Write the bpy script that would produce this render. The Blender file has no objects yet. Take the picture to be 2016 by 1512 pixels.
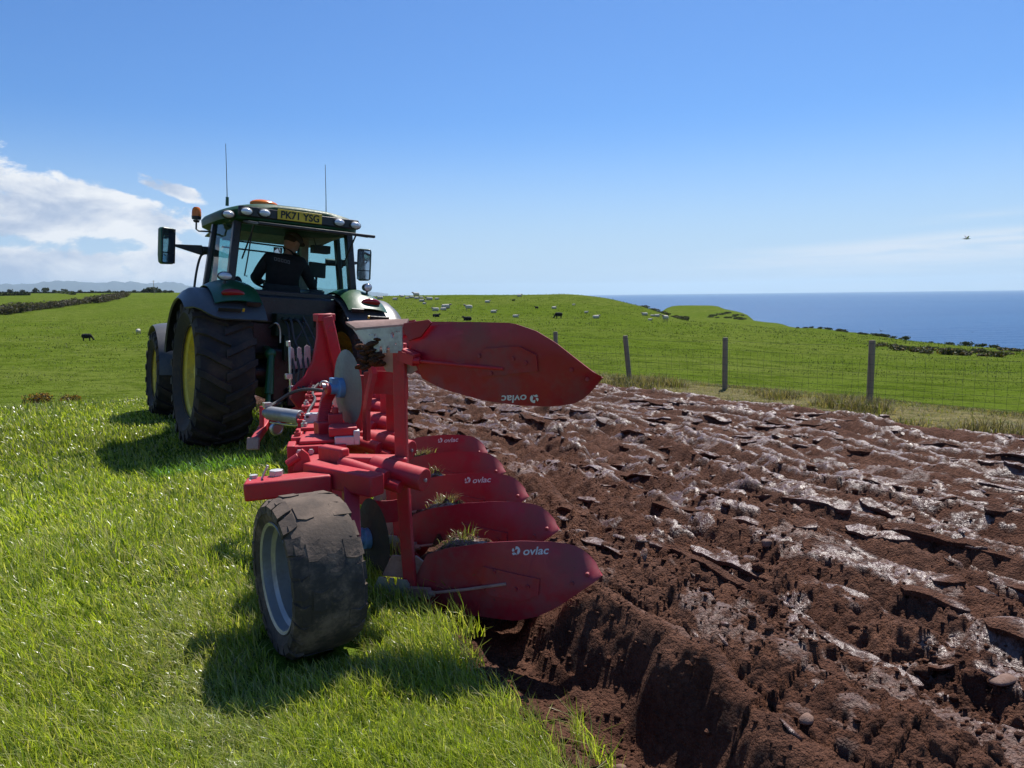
import bpy, bmesh, math, random
import numpy as np
from mathutils import Vector, Matrix

SC = bpy.context.scene
COL = SC.collection
random.seed(7)
RNG = np.random.default_rng(11)
PI = math.pi
R = math.radians

# ------------------------------------------------------------------ camera
CAM_H = 1.65
YAW, PITCH, ROLL = R(33.0), R(6.6), R(0.67)
_F0 = Vector((math.sin(YAW), math.cos(YAW), 0)); _R0 = Vector((math.cos(YAW), -math.sin(YAW), 0)); _U0 = Vector((0, 0, 1))
_F = _F0*math.cos(PITCH) - _U0*math.sin(PITCH); _U1 = _U0*math.cos(PITCH) + _F0*math.sin(PITCH)
_R = _R0*math.cos(ROLL) - _U1*math.sin(ROLL); _U = _U1*math.cos(ROLL) + _R0*math.sin(ROLL)
camd = bpy.data.cameras.new('camera'); cam = bpy.data.objects.new('camera', camd); COL.objects.link(cam)
camd.sensor_width = 36.0; camd.lens = 1514.0/2016.0*36.0
camd.clip_start = 0.05; camd.clip_end = 120000
cam.matrix_world = Matrix(((_R.x, _U.x, -_F.x, 0), (_R.y, _U.y, -_F.y, 0), (_R.z, _U.z, -_F.z, CAM_H), (0, 0, 0, 1)))
SC.camera = cam

# ------------------------------------------------------------------ sun, sky, exposure
SUN_EL, SUN_AZ = R(56.0), R(54.0)          # azimuth measured from +Y towards +X
sun_dir = Vector((math.sin(SUN_AZ)*math.cos(SUN_EL), math.cos(SUN_AZ)*math.cos(SUN_EL), math.sin(SUN_EL)))
sund = bpy.data.lights.new('sun', 'SUN'); sund.energy = 5.0; sund.angle = R(0.53); sund.color = (1.0, 0.955, 0.89)
sun = bpy.data.objects.new('sun', sund); COL.objects.link(sun)
sun.rotation_euler = sun_dir.to_track_quat('Z', 'Y').to_euler()

VS = SC.view_settings
VS.view_transform = 'Standard'; VS.look = 'None'; VS.gamma = 1.0; VS.exposure = 0.42; VS.use_curve_mapping = False

world = bpy.data.worlds.new('World'); SC.world = world; world.use_nodes = True
def make_world():
    nt = world.node_tree; N = nt.nodes; L = nt.links; N.clear()
    def node(t, **kw):
        n = N.new(t)
        for k, v in kw.items(): setattr(n, k, v)
        return n
    def m(op, a, b=None, c=None, clamp=False):
        n = node('ShaderNodeMath', operation=op); n.use_clamp = clamp
        for i, q in enumerate((a, b, c)):
            if q is None: continue
            if isinstance(q, (int, float)): n.inputs[i].default_value = q
            else: L.new(q, n.inputs[i])
        return n.outputs[0]
    def mr(v, a, b, c, d, smooth=True):
        n = node('ShaderNodeMapRange'); n.interpolation_type = 'SMOOTHSTEP' if smooth else 'LINEAR'
        L.new(v, n.inputs[0])
        for i, q in enumerate((a, b, c, d)): n.inputs[i+1].default_value = q
        return n.outputs[0]
    sky = node('ShaderNodeTexSky', sky_type='NISHITA'); sky.sun_disc = False
    sky.sun_elevation = SUN_EL; sky.sun_rotation = SUN_AZ; sky.altitude = 0; sky.air_density = 1.0; sky.dust_density = 0.35; sky.ozone_density = 2.2
    tc = node('ShaderNodeTexCoord'); D = tc.outputs['Generated']
    sx = node('ShaderNodeSeparateXYZ'); L.new(D, sx.inputs[0])
    az = m('MULTIPLY', m('ARCTAN2', sx.outputs[0], sx.outputs[1]), 57.2958)
    el = m('MULTIPLY', m('ARCSINE', sx.outputs[2]), 57.2958)
    def noise(scale, zs, detail, rough, off=(0, 0, 0), dist=0.0):
        mp = node('ShaderNodeMapping'); mp.inputs['Scale'].default_value = (1, 1, zs); mp.inputs['Location'].default_value = off
        L.new(D, mp.inputs[0])
        n = node('ShaderNodeTexNoise'); n.inputs['Scale'].default_value = scale; n.inputs['Detail'].default_value = detail
        n.inputs['Roughness'].default_value = rough; n.inputs['Distortion'].default_value = dist
        L.new(mp.outputs[0], n.inputs['Vector']); return n.outputs[0]
    # heaped clouds over the land side
    land = mr(az, 8.5, 15.5, 1.0, 0.0)
    land = m('MULTIPLY', land, mr(az, -170, -110, 0.0, 1.0))
    top = mr(az, -1.5, 8.5, 11.2, 7.4, False)
    rel = m('DIVIDE', el, top)
    prof = m('MULTIPLY', mr(rel, 0.62, 1.12, 1.0, 0.0), mr(m('ABSOLUTE', m('SUBTRACT', el, 3.6)), 0.0, 1.0, 0.62, 1.0))
    n1 = noise(12.0, 2.0, 10.0, 0.60, (3.1, 1.7, 0.35), 0.25)
    n2 = noise(12.0, 2.0, 10.0, 0.60, (3.1-0.018, 1.7-0.012, 0.35-0.05), 0.25)
    nb = noise(4.6, 2.6, 3.0, 0.5, (0.4, 2.3, 1.3))
    cov = m('ADD', m('MULTIPLY', m('MULTIPLY', land, prof), 0.44), m('MULTIPLY', m('SUBTRACT', nb, 0.5), 0.34))
    # one small separate puff, and a broken row low over the hills
    puff = m('MULTIPLY', mr(m('ABSOLUTE', m('SUBTRACT', az, 9.8)), 1.0, 3.6, 1.0, 0.0), mr(m('ABSOLUTE', m('ADD', m('SUBTRACT', el, 7.3), m('MULTIPLY', m('SUBTRACT', az, 9.8), 0.30))), 0.2, 1.15, 1.0, 0.0))
    low = m('MULTIPLY', m('MULTIPLY', mr(az, 9.0, 15.0, 1.0, 0.0), mr(az, -170, -110, 0.0, 1.0)), mr(m('ABSOLUTE', m('SUBTRACT', el, 2.4)), 0.5, 1.5, 1.0, 0.0))
    extra = m('ADD', m('MULTIPLY', puff, 0.48), m('MULTIPLY', low, 0.34))
    cov = m('MAXIMUM', cov, m('ADD', extra, m('MULTIPLY', m('SUBTRACT', nb, 0.5), 0.25)))
    dens = m('ADD', n1, cov)
    alpha = mr(dens, 0.74, 0.85, 0.0, 1.0)
    alpha = m('MULTIPLY', alpha, m('MAXIMUM', mr(land, 0.0, 0.30, 0.0, 1.0), mr(extra, 0.05, 0.2, 0.0, 1.0)))
    shade = m('ADD', m('MULTIPLY', m('SUBTRACT', n1, n2), 4.0), m('MULTIPLY', mr(dens, 0.80, 1.08, 1.0, 0.0), 0.85), None, True)
    # thin high streaks low over the sea
    n3 = noise(7.0, 16.0, 6.0, 0.55, (0.7, 0.2, 0.1), 0.5)
    slope = m('SUBTRACT', el, m('MULTIPLY', m('SUBTRACT', az, 66.0), 0.055))
    band = m('MULTIPLY', mr(slope, 1.2, 3.0, 0.35, 1.0), mr(slope, 3.3, 4.2, 1.0, 0.0))
    band2 = m('MULTIPLY', mr(slope, 4.3, 4.7, 0.0, 0.55), mr(slope, 4.8, 5.2, 1.0, 0.0))
    band2 = m('MULTIPLY', band2, mr(az, 58, 66, 0.0, 1.0))
    cir = m('MULTIPLY', m('ADD', band, band2), m('MULTIPLY', mr(az, 38, 62, 0.0, 1.0), mr(az, 120, 160, 1.0, 0.0)))
    cir = m('MULTIPLY', cir, mr(n3, 0.34, 0.60, 0.25, 0.95))
    # clear-air colour: deep blue overhead, pale blue towards the horizon all round
    tint = node('ShaderNodeMix', data_type='RGBA', blend_type='MULTIPLY'); tint.inputs[0].default_value = 1.0
    L.new(sky.outputs[0], tint.inputs[6]); tint.inputs[7].default_value = (0.46, 0.78, 1.20, 1)
    pale = node('ShaderNodeMix', data_type='RGBA'); L.new(mr(el, 0.0, 13.0, 0.92, 0.0), pale.inputs[0])
    L.new(tint.outputs[2], pale.inputs[6]); pale.inputs[7].default_value = (5.3, 6.9, 8.7, 1)
    # mix
    ramp = node('ShaderNodeMix', data_type='RGBA'); L.new(shade, ramp.inputs[0])
    ramp.inputs[6].default_value = (4.6, 5.5, 7.2, 1); ramp.inputs[7].default_value = (9.2, 9.4, 9.7, 1)
    a1 = node('ShaderNodeMix', data_type='RGBA'); L.new(alpha, a1.inputs[0]); L.new(pale.outputs[2], a1.inputs[6]); L.new(ramp.outputs[2], a1.inputs[7])
    a2 = node('ShaderNodeMix', data_type='RGBA'); L.new(cir, a2.inputs[0]); L.new(a1.outputs[2], a2.inputs[6]); a2.inputs[7].default_value = (7.6, 8.2, 9.0, 1)
    bg = node('ShaderNodeBackground'); bg.inputs['Strength'].default_value = 0.075; L.new(a2.outputs[2], bg.inputs['Color'])
    out = node('ShaderNodeOutputWorld'); L.new(bg.outputs[0], out.inputs['Surface'])
make_world()
# ------------------------------------------------------------------ relief (numpy)
def _hash(ix, iy, seed):
    h = (ix.astype(np.int64)*374761393 + iy.astype(np.int64)*668265263 + seed*1442695041) & 0xffffffff
    h = ((h ^ (h >> 13))*1274126177) & 0xffffffff
    h = ((h ^ (h >> 16))*2246822519) & 0xffffffff
    return ((h ^ (h >> 15)) & 0xffffff)/float(0xffffff)
def vnoise(x, y, seed=0):
    ix = np.floor(x); iy = np.floor(y); fx = x-ix; fy = y-iy
    u = fx*fx*fx*(fx*(fx*6-15)+10); v = fy*fy*fy*(fy*(fy*6-15)+10)
    a = _hash(ix, iy, seed); b = _hash(ix+1, iy, seed); c = _hash(ix, iy+1, seed); d = _hash(ix+1, iy+1, seed)
    return (a*(1-u)+b*u)*(1-v) + (c*(1-u)+d*u)*v
def fbm(x, y, octv=4, seed=0, gain=0.5):
    s = 0.0; a = 1.0; t = 0.0
    for k in range(octv):
        s = s + a*vnoise(x*2**k+17.3*k, y*2**k-9.1*k, seed+k*13); t += a; a *= gain
    return s/t
def worley(x, y, seed=0):
    """nearest and second nearest distance, id value of the nearest cell, and a random tilt of that cell"""
    ix = np.floor(x); iy = np.floor(y)
    d1 = np.full(x.shape, 9.0); d2 = d1.copy(); idv = np.zeros(x.shape); tl = np.zeros(x.shape)
    for dx in (-1, 0, 1):
        for dy in (-1, 0, 1):
            cx = ix+dx; cy = iy+dy
            h1 = _hash(cx, cy, seed); h2 = _hash(cx, cy, seed+101); ox = x-cx-h1; oy = y-cy-h2
            d = np.hypot(ox, oy); c = d < d1; a = 6.283*_hash(cx, cy, seed+303)
            d2 = np.where(c, d1, np.minimum(d2, d)); idv = np.where(c, _hash(cx, cy, seed+202), idv)
            tl = np.where(c, ox*np.cos(a)+oy*np.sin(a), tl); d1 = np.where(c, d, d1)
    return d1, d2, idv, tl
def dome(d, r=0.72):
    t = np.clip(1-(d/r)**2, 0, None); return 0.66*t**1.25
def sstep(a, b, x):
    t = np.clip((x-a)/(b-a), 0, 1); return t*t*(3-2*t)

# levelled profiles of the land: (azimuth from +Y in degrees, [(range m, height m), ...])
PROFILES = [
    (-0.68, [(35, -1.91), (70, -2.69), (104, -2.63), (160, -2.48), (225, -1.34), (300, -0.54), (450, 1.8), (700, 6.82), (1500, 13.96)]),
    (4.89, [(35, -2.18), (70, -2.97), (104, -2.91), (170, -2.64), (250, -0.91), (310, 1.7), (450, 3.53), (700, 6.39), (1500, 12.67)]),
    (10.13, [(35, -2.33), (70, -3.17), (104, -2.98), (170, -1.81), (250, 0.19), (330, 2.5), (450, 4.43), (700, 6.39), (1500, 11.81)]),
    (16.51, [(22, -0.77), (40, -1.99), (70, -2.93), (110, -2.08), (150, 0.34), (200, 2.03), (400, 2.66), (700, 3.86), (1500, 6.39)]),
    (25.19, [(19, -0.36), (30, -1.07), (50, -1.5), (80, -1.56), (110, -1.11), (150, 0.8), (185, 1.74), (230, 1.39)]),
    (30.83, [(19, -0.36), (30, -1.0), (50, -1.58), (80, -1.67), (110, -1.26), (150, 0.23), (185, 1.71), (230, 1.12)]),
    (37.27, [(19.5, -0.42), (30, -1.02), (50, -1.57), (80, -1.77), (110, -1.4), (140, -0.22), (172, 1.99), (210, 1.31)]),
    (40.27, [(19, -0.43), (30, -1.08), (50, -1.65), (80, -1.91), (110, -1.59), (140, -0.47), (165, 1.07), (200, -0.09)]),
    (42.50, [(18.5, -0.44), (30, -1.12), (50, -1.72), (80, -2.08), (110, -1.98), (130, -1.21), (152, -0.22), (185, -1.7)]),
    (43.97, [(18, -0.4), (30, -1.16), (50, -1.79), (80, -2.24), (110, -2.35), (128, -2.02), (145, -1.57), (185, -4.6), (330, -7.8), (400, -5.17), (450, -5.45)]),
    (45.78, [(17.8, -0.42), (30, -1.21), (50, -1.91), (80, -2.45), (110, -2.65), (130, -2.76), (185, -5.82), (300, -8.53), (380, -6.87), (450, -5.28)]),
    (48.64, [(17.3, -0.42), (30, -1.29), (50, -2.12), (80, -2.7), (110, -3.08), (140, -3.66), (200, -5.68), (300, -7.83), (400, -5.93), (440, -5.03)]),
    (50.73, [(17, -0.41), (30, -1.38), (50, -2.26), (80, -3.09), (110, -3.63), (150, -4.61), (230, -7.37), (330, -9.22), (370, -9.15)]),
    (53.11, [(16.6, -0.41), (30, -1.39), (50, -2.42), (80, -3.37), (110, -4.09), (160, -5.6), (230, -7.92), (265, -8.89)]),
    (55.74, [(16.2, -0.39), (30, -1.39), (50, -2.56), (80, -3.62), (110, -4.45), (160, -5.96), (215, -7.65)]),
    (59.20, [(15.5, -0.38), (30, -1.4), (50, -2.63), (80, -3.96), (110, -5.09), (150, -6.47), (180, -7.66)]),
    (63.04, [(14.8, -0.35), (30, -1.39), (50, -2.67), (80, -4.2), (110, -5.51), (150, -7.26)]),
    (66.76, [(14, -0.3), (25, -1.04), (40, -2.06), (60, -3.18), (80, -4.26), (105, -5.53), (130, -6.74)]),
    (75.71, [(14, -0.3), (25, -0.9), (40, -1.79), (60, -2.87), (80, -3.91), (105, -5.13), (125, -6.12)]),
]
AZ_N = np.arange(-180, 181, 0.5); LR_N = np.linspace(math.log(9.0), math.log(9000.0), 420)
def _profile_table():
    cols = []
    for az, pr in PROFILES:
        a = R(az); pr = list(pr)
        rr = [9.0, 12.0]; zz = [near_plane(9*math.sin(a)), near_plane(12*math.sin(a))]
        if az < 14: rr += [14.0, 20.0]; zz += [0.02, -0.75]
        for r, z in pr: rr.append(r); zz.append(z)
        rl, zl = rr[-1], zz[-1]
        if az > 43:   # sea cliff
            rr += [rl*1.06+8, rl*1.1+30, rl*1.2+80, rl*1.3+200]; zz += [zl-2.0, zl-22, -66, -75]
        elif az > 20:
            rr += [330, 480, 700, 1000]; zz += [-14, -34, -66, -75]
        elif az > 13:
            rr += [3000, 7000]; zz += [8, 10]
        else:
            rr += [3000, 6000]; zz += [22, 30]
        rr.append(9500.0); zz.append(zz[-1])
        cols.append((az, np.interp(LR_N, np.log(rr), zz)))
    first, last = cols[0][1], cols[-1][1]
    flat = np.zeros_like(LR_N)-0.4
    ex = [(-180, flat), (-110, flat), (-40, first)] + cols + [(115, last), (150, flat), (180, flat)]
    azs = np.array([c[0] for c in ex]); Z = np.array([c[1] for c in ex])
    T = np.empty((len(AZ_N), len(LR_N)))
    for j in range(len(LR_N)): T[:, j] = np.interp(AZ_N, azs, Z[:, j])
    k = np.array([1, 2, 3, 2, 1.0]); k /= k.sum()
    P = np.pad(T, ((0, 0), (2, 2)), mode='edge'); T = sum(k[i]*P[:, i:i+T.shape[1]] for i in range(5))
    P = np.pad(T, ((2, 2), (0, 0)), mode='edge'); T = sum(k[i]*P[i:i+T.shape[0], :] for i in range(5))
    return T
def near_plane(x):
    return -0.03*np.maximum(0.0, np.asarray(x, float)-2.0)
TABLE = _profile_table()
def ground_z(x, y):
    x = np.asarray(x, float); y = np.asarray(y, float)
    r = np.maximum(np.hypot(x, y), 1e-3); az = np.degrees(np.arctan2(x, y))
    fa = np.clip((az+180)/0.5, 0, len(AZ_N)-1.001); ia = fa.astype(int); ta = fa-ia
    fr = np.clip((np.log(r)-LR_N[0])/(LR_N[1]-LR_N[0]), 0, len(LR_N)-1.001); ir = fr.astype(int); tr = fr-ir
    z = (TABLE[ia, ir]*(1-tr)+TABLE[ia, ir+1]*tr)*(1-ta) + (TABLE[ia+1, ir]*(1-tr)+TABLE[ia+1, ir+1]*tr)*ta
    w = sstep(10.5, 13.0, r)
    z = z*w + near_plane(x)*(1-w)
    z = z + sstep(40, 140, r)*(1-sstep(1500, 4000, r))*(fbm(x/45.0, y/45.0, 3, 5)-0.5)*0.9
    return z + (1-sstep(25, 60, r))*(fbm(x/2.1, y/2.1, 3, 9)-0.5)*0.05

# the worked strip: its left edge steps along with the plough bodies
BODY0 = (1.80, 3.75); BODY_D = (0.285, 0.755); N_BODY = 5
def plough_edge(y):
    y = np.asarray(y, float)
    base = 1.74 + 0.3775*np.clip(y-3.95, 0, 3.55) - 0.20*np.clip(3.0-y, 0, 2.0)
    return base + (fbm(y*1.6, y*0+3.3, 3, 21)-0.5)*0.10*(1-sstep(3.6, 4.2, y)) + (vnoise(y*9, y*0, 4)-0.5)*0.03
def far_edge(y):
    y = np.asarray(y, float)
    return 11.1 + (fbm(y*0.5, y*0+1.7, 3, 31)-0.5)*0.9
def soil_u(x, y): return x-plough_edge(y)
def soil_height(x, y):
    """height above the field level, and how smooth / smeared the face is"""
    x = np.asarray(x, float); y = np.asarray(y, float)
    u = soil_u(x, y)
    behind = 1-sstep(3.6, 4.4, y)                 # clean open furrow only behind the last body
    W = 0.385
    warp = (fbm(x*0.5, y*0.5, 3, 41)-0.5)*0.20 + (fbm(x*2.2, y*1.8, 2, 43)-0.5)*0.08
    open_w = 0.52
    s = (u-open_w+warp)/W
    k = np.floor(s); t = s-k
    amp = 0.62+0.60*vnoise(k*3.7, y*0.40, 51)
    amp = amp*(0.60+0.60*sstep(0.2, 0.6, vnoise(k*5.1+9, y*1.2, 52)))
    prof = np.interp(t, [0, 0.05, 0.42, 0.52, 0.66, 0.74, 1.0], [-0.025, -0.008, 0.082, 0.104, 0.114, 0.096, -0.025])
    h = prof*amp + (vnoise(k*7.7, y*0.9, 53)-0.5)*0.05
    # smeared faces: strips along the crest of each slice, and a few cracked patches
    far = sstep(1.2, 5.0, u)
    run = 0.68*vnoise(k*9.3, y*0.50, 61) + 0.32*vnoise(k*3.1, y*2.6, 62)
    rag = (fbm(x*14, y*6, 4, 63, 0.65)-0.5)*0.34
    lo = 0.50+0.10*(vnoise(k*1.9, y*1.3, 64)-0.5); hi = lo+0.06+(0.16+0.04*far)*vnoise(k*2.3, y*1.6, 65)
    strip = sstep(0.66-0.27*far, 0.69-0.27*far, run+rag*0.5)*sstep(lo-0.02, lo+0.03, t+rag)*(1-sstep(hi-0.03, hi+0.02, t+rag))
    pz = fbm(x*1.7, y*1.3, 3, 66)+rag*0.25
    patchy = sstep(0.69, 0.71, pz)*0.8*sstep(0.05, 0.15, t)*(1-sstep(0.70, 0.8, t))
    fleck = sstep(0.655, 0.675, fbm(x*8.5, y*3.2, 3, 67))*sstep(0.5, 1.4, u)
    sm = np.clip(np.maximum(np.maximum(strip, patchy*0.85), fleck), 0, 1)
    # blocks broken off along the slice, tilted
    blk = np.floor(y*2.3+4*vnoise(k*2.9, y*0.0+k, 71)); fb = y*2.3-np.floor(y*2.3)
    h = h + (_hash(blk, k, 72)-0.5)*0.036*amp + (fb-0.5)*(_hash(blk, k, 73)-0.5)*0.065*amp
    # crumbs and clods
    wx = x + (fbm(x*7, y*7, 2, 81)-0.5)*0.12; wy = y + (fbm(x*7, y*7, 2, 82)-0.5)*0.12
    d1, d2, idv, dt = worley(wx*4.6, wy*5.4, 5)
    big = (dome(d1, 0.8)*0.7+0.25*sstep(0.0, 0.5, d2-d1)*(0.5+dt))*sstep(0.42, 0.58, idv)*(0.30+idv*0.75)
    e1, e2, jd, et = worley(wx*10.5, wy*11.5, 6)
    med = dome(e1)*(0.1+1.3*jd*jd)
    g1, g2, kd, gt = worley(x*24+wx*2, y*25+wy*2, 7)
    sml = dome(g1)*(0.15+1.1*kd)
    i1, i2, ld, lt = worley(x*52, y*53, 9)
    tiny = dome(i1)*(0.2+1.0*ld)
    face = sstep(0.40, 0.55, u)*(1-sstep(0.80, 1.0, u))*behind
    rough = (1-sm)*(1-0.55*face)
    lump = 0.35+1.3*fbm(x*1.3, y*1.3, 2, 83)
    rr = np.hypot(x, y); calm = 1-0.55*far; sml = sml*(1-sstep(4.5, 8.0, rr)); tiny = tiny*(1-sstep(2.6, 4.5, rr)); med = med*(1-0.6*sstep(7.0, 14.0, rr))
    h = h + rough*(lump*(calm*big*0.060*sstep(0.36, 0.62, vnoise(x*1.3, y*1.3, 84)) + calm*med*0.048 + sml*0.026) + tiny*0.012 - 0.022*calm*(1-sstep(0.0, 0.16, d2-d1))*sstep(0.35, 0.6, vnoise(x*1.9, y*1.9, 87)) - 0.014*calm*(1-sstep(0.0, 0.16, e2-e1))) + (fbm(x*4.2, y*2.2, 4, 85)-0.5)*0.085*(0.3+0.7*rough) - 0.025*rough
    # cracked plates across smeared faces
    c1, c2, cid, ct = worley(x*12+2*vnoise(x*7, y*7, 86), y*9, 8)
    h = h + sm*((cid-0.5)*0.016 - 0.022*(1-sstep(0.02, 0.10, c2-c1))*patchy)
    h = h + 0.02
    # open furrow: crumbling wall, flat sole, then the last slice
    wob = (fbm(x*3, y*3, 3, 91)-0.5)
    wall = np.interp(u, [-0.5, -0.10, 0.0, 0.10, 0.24, 0.60], [-0.10, -0.015, 0.02, -0.13, -0.27, -0.30])
    crumb = (med*0.022+sml*0.015+tiny*0.008)*sstep(-0.2, 0.0, u)*(1-0.75*sstep(0.16, 0.3, u)*behind)
    sole = wall + wob*0.07*sstep(-0.15, 0.02, u)*(1-0.6*sstep(0.16, 0.3, u)) + crumb
    b = sstep(0.44, 0.80, u+wob*0.26)
    last = np.interp(u, [0.5, 0.70, 0.86, 1.0, 1.35], [-0.20, -0.03, 0.12, 0.11, 0.0])*behind
    h1 = sole*(1-b) + (h + np.maximum(last, 0)*1.0)*b
    h0 = np.where(u < 0.12, sole, sole*(1-sstep(0.12, 0.34, u)) + (h-0.05)*sstep(0.12, 0.34, u))
    h = h1*behind + h0*(1-behind)
    sm = sm*b
    # fade out under the grass at the fence side
    v = far_edge(y)-x
    h = np.where(v < 0.35, h*sstep(-0.05, 0.35, v) - 0.12*(1-sstep(-0.25, 0.1, v)), h)
    return h, sm
def soil_mask(x, y):
    """1 where the sward is gone"""
    u = soil_u(x, y); v = far_edge(y)-x
    return sstep(-0.05, 0.10, u)*sstep(-0.10, 0.15, v)*(1-sstep(30, 34, np.asarray(y, float)))
# ------------------------------------------------------------------ helpers
def tag(o, label=None, cat=None, group=None, kind=None):
    if label: o['label'] = label
    if cat: o['category'] = cat
    if group: o['group'] = group
    if kind: o['kind'] = kind
    return o
def empty(name, loc=(0, 0, 0), rot=(0, 0, 0)):
    o = bpy.data.objects.new(name, None); COL.objects.link(o); o.location = loc; o.rotation_euler = rot
    o.empty_display_size = 0.2
    return o
def mesh_np(name, verts, faces, mat=None, smooth=True, attrs=None):
    """faces: (n,3) or (n,4) int array"""
    verts = np.asarray(verts, np.float32); faces = np.asarray(faces, np.int32)
    me = bpy.data.meshes.new(name); n, k = faces.shape
    me.vertices.add(len(verts)); me.vertices.foreach_set('co', verts.ravel())
    me.loops.add(n*k); me.loops.foreach_set('vertex_index', faces.ravel())
    me.polygons.add(n); me.polygons.foreach_set('loop_start', np.arange(0, n*k, k, dtype=np.int32))
    me.polygons.foreach_set('loop_total', np.full(n, k, np.int32))
    if smooth: me.polygons.foreach_set('use_smooth', np.ones(n, bool))
    me.update(calc_edges=True)
    for nm, val in (attrs or {}).items():
        val = np.asarray(val, np.float32)
        if val.ndim == 1:
            a = me.attributes.new(nm, 'FLOAT', 'POINT'); a.data.foreach_set('value', val)
        else:
            a = me.attributes.new(nm, 'FLOAT_COLOR', 'POINT'); a.data.foreach_set('color', np.c_[val, np.ones(len(val))].astype(np.float32).ravel())
    if mat: me.materials.append(mat)
    o = bpy.data.objects.new(name, me); COL.objects.link(o)
    return o
def grid_faces(nu, nv):
    i = np.arange(nu-1)[:, None]; j = np.arange(nv-1)[None, :]
    a = (i*nv+j).ravel(); return np.stack([a, a+nv, a+nv+1, a+1], 1)
def V3(*a): return np.array(a, float)
def nrm(v):
    v = np.asarray(v, float); return v/max(1e-9, np.linalg.norm(v))
def rotm(ax, ang): return np.array(Matrix.Rotation(ang, 3, ax))
class MB:
    def __init__(s): s.v = []; s.f = []
    def add(s, vs, fs):
        b = len(s.v); s.v += [tuple(map(float, q)) for q in vs]; s.f += [tuple(b+i for i in f) for f in fs]; return s
    def box(s, c, d, M=None):
        c = V3(*c); h = V3(*d)/2; vs = []
        for sx in (-1, 1):
            for sy in (-1, 1):
                for sz in (-1, 1):
                    q = h*V3(sx, sy, sz)
                    if M is not None: q = M@q
                    vs.append(c+q)
        return s.add(vs, [(0, 1, 3, 2), (4, 6, 7, 5), (0, 4, 5, 1), (2, 3, 7, 6), (0, 2, 6, 4), (1, 5, 7, 3)])
    def bar(s, p, q, w, t, up=(0, 0, 1)):
        """box section from p to q, w across, t along 'up'"""
        p = V3(*p); q = V3(*q); d = nrm(q-p); a = np.cross(d, V3(*up))
        if np.linalg.norm(a) < 1e-4: a = np.cross(d, V3(0, 1, 0.01))
        a = nrm(a)*w/2; b = nrm(np.cross(a, d))*t/2
        vs = [p-a-b, p+a-b, p+a+b, p-a+b, q-a-b, q+a-b, q+a+b, q-a+b]
        return s.add(vs, [(0, 1, 2, 3), (7, 6, 5, 4), (0, 4, 5, 1), (1, 5, 6, 2), (2, 6, 7, 3), (3, 7, 4, 0)])
    def ring(s, c, ax, r, n, ref=None):
        ax = nrm(ax); a = np.cross(ax, V3(0, 0, 1) if ref is None else ref)
        if np.linalg.norm(a) < 1e-3: a = np.cross(ax, V3(0, 1, 0))
        a = nrm(a); b = np.cross(ax, a)
        return [V3(*c)+r*(a*math.cos(2*PI*k/n)+b*math.sin(2*PI*k/n)) for k in range(n)]
    def cyl(s, p, q, r0, r1=None, n=16, caps=True):
        r1 = r0 if r1 is None else r1; p = V3(*p); q = V3(*q)
        vs = s.ring(p, q-p, r0, n)+s.ring(q, q-p, r1, n)
        fs = [(k, (k+1) % n, n+(k+1) % n, n+k) for k in range(n)]
        if caps: fs += [tuple(range(n-1, -1, -1)), tuple(range(n, 2*n))]
        return s.add(vs, fs)
    def tube(s, pts, r, n=8):
        pts = [V3(*p) for p in pts]; vs = []; fs = []; ref = None
        for i, p in enumerate(pts):
            d = nrm(pts[min(i+1, len(pts)-1)]-pts[max(i-1, 0)])
            if ref is None: ref = nrm(np.cross(d, V3(0.13, 0.31, 0.94)))
            ref = nrm(ref-d*(ref@d)); b = np.cross(d, ref); rr = r[i] if hasattr(r, '__len__') else r
            vs += [p+rr*(ref*math.cos(2*PI*k/n)+b*math.sin(2*PI*k/n)) for k in range(n)]
        for i in range(len(pts)-1):
            fs += [(i*n+k, i*n+(k+1) % n, (i+1)*n+(k+1) % n, (i+1)*n+k) for k in range(n)]
        fs += [tuple(range(n-1, -1, -1)), tuple(range((len(pts)-1)*n, len(pts)*n))]
        return s.add(vs, fs)
    def lathe(s, prof, c, ax='X', n=48, closed=False):
        """prof: list of (radius, offset along axis)"""
        c = V3(*c); vs = []; m = len(prof)
        for k in range(n):
            a = 2*PI*k/n; ca, sa = math.cos(a), math.sin(a)
            for r, h in prof:
                q = {'X': (h, r*ca, r*sa), 'Y': (r*ca, h, r*sa), 'Z': (r*ca, r*sa, h)}[ax]; vs.append(c+V3(*q))
        fs = []
        for k in range(n):
            k2 = (k+1) % n
            for j in range(m if closed else m-1):
                j2 = (j+1) % m; fs.append((k*m+j, k2*m+j, k2*m+j2, k*m+j2))
        return s.add(vs, fs)
    def prism(s, poly, o, a, b, n, th):
        """polygon in the plane (a,b) at o, thickened by th along n (centred)"""
        o = V3(*o); a = V3(*a); b = V3(*b); n = nrm(n)*th/2; m = len(poly)
        P = [o+a*x+b*y for x, y in poly]
        return s.add([p-n for p in P]+[p+n for p in P], [tuple(range(m-1, -1, -1)), tuple(range(m, 2*m))]+[(k, (k+1) % m, m+(k+1) % m, m+k) for k in range(m)])
    def shell(s, P, th=0.0):
        """P: (nu,nv,3) surface; thickened along its own normals"""
        P = np.asarray(P, float); nu, nv = P.shape[:2]
        fs = [tuple(f) for f in grid_faces(nu, nv)]
        if th == 0: return s.add(P.reshape(-1, 3), fs)
        du = np.gradient(P, axis=0); dv = np.gradient(P, axis=1); nn = np.cross(du, dv)
        nn /= np.maximum(1e-9, np.linalg.norm(nn, axis=2, keepdims=True))
        Q = P+nn*th; m = nu*nv
        f2 = fs[:] ; f1 = [tuple(m+i for i in f[::-1]) for f in fs]
        edge = [i*nv for i in range(nu)]+[(nu-1)*nv+j for j in range(1, nv)]+[i*nv+nv-1 for i in range(nu-2, -1, -1)]+[j for j in range(nv-2, 0, -1)]
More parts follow.
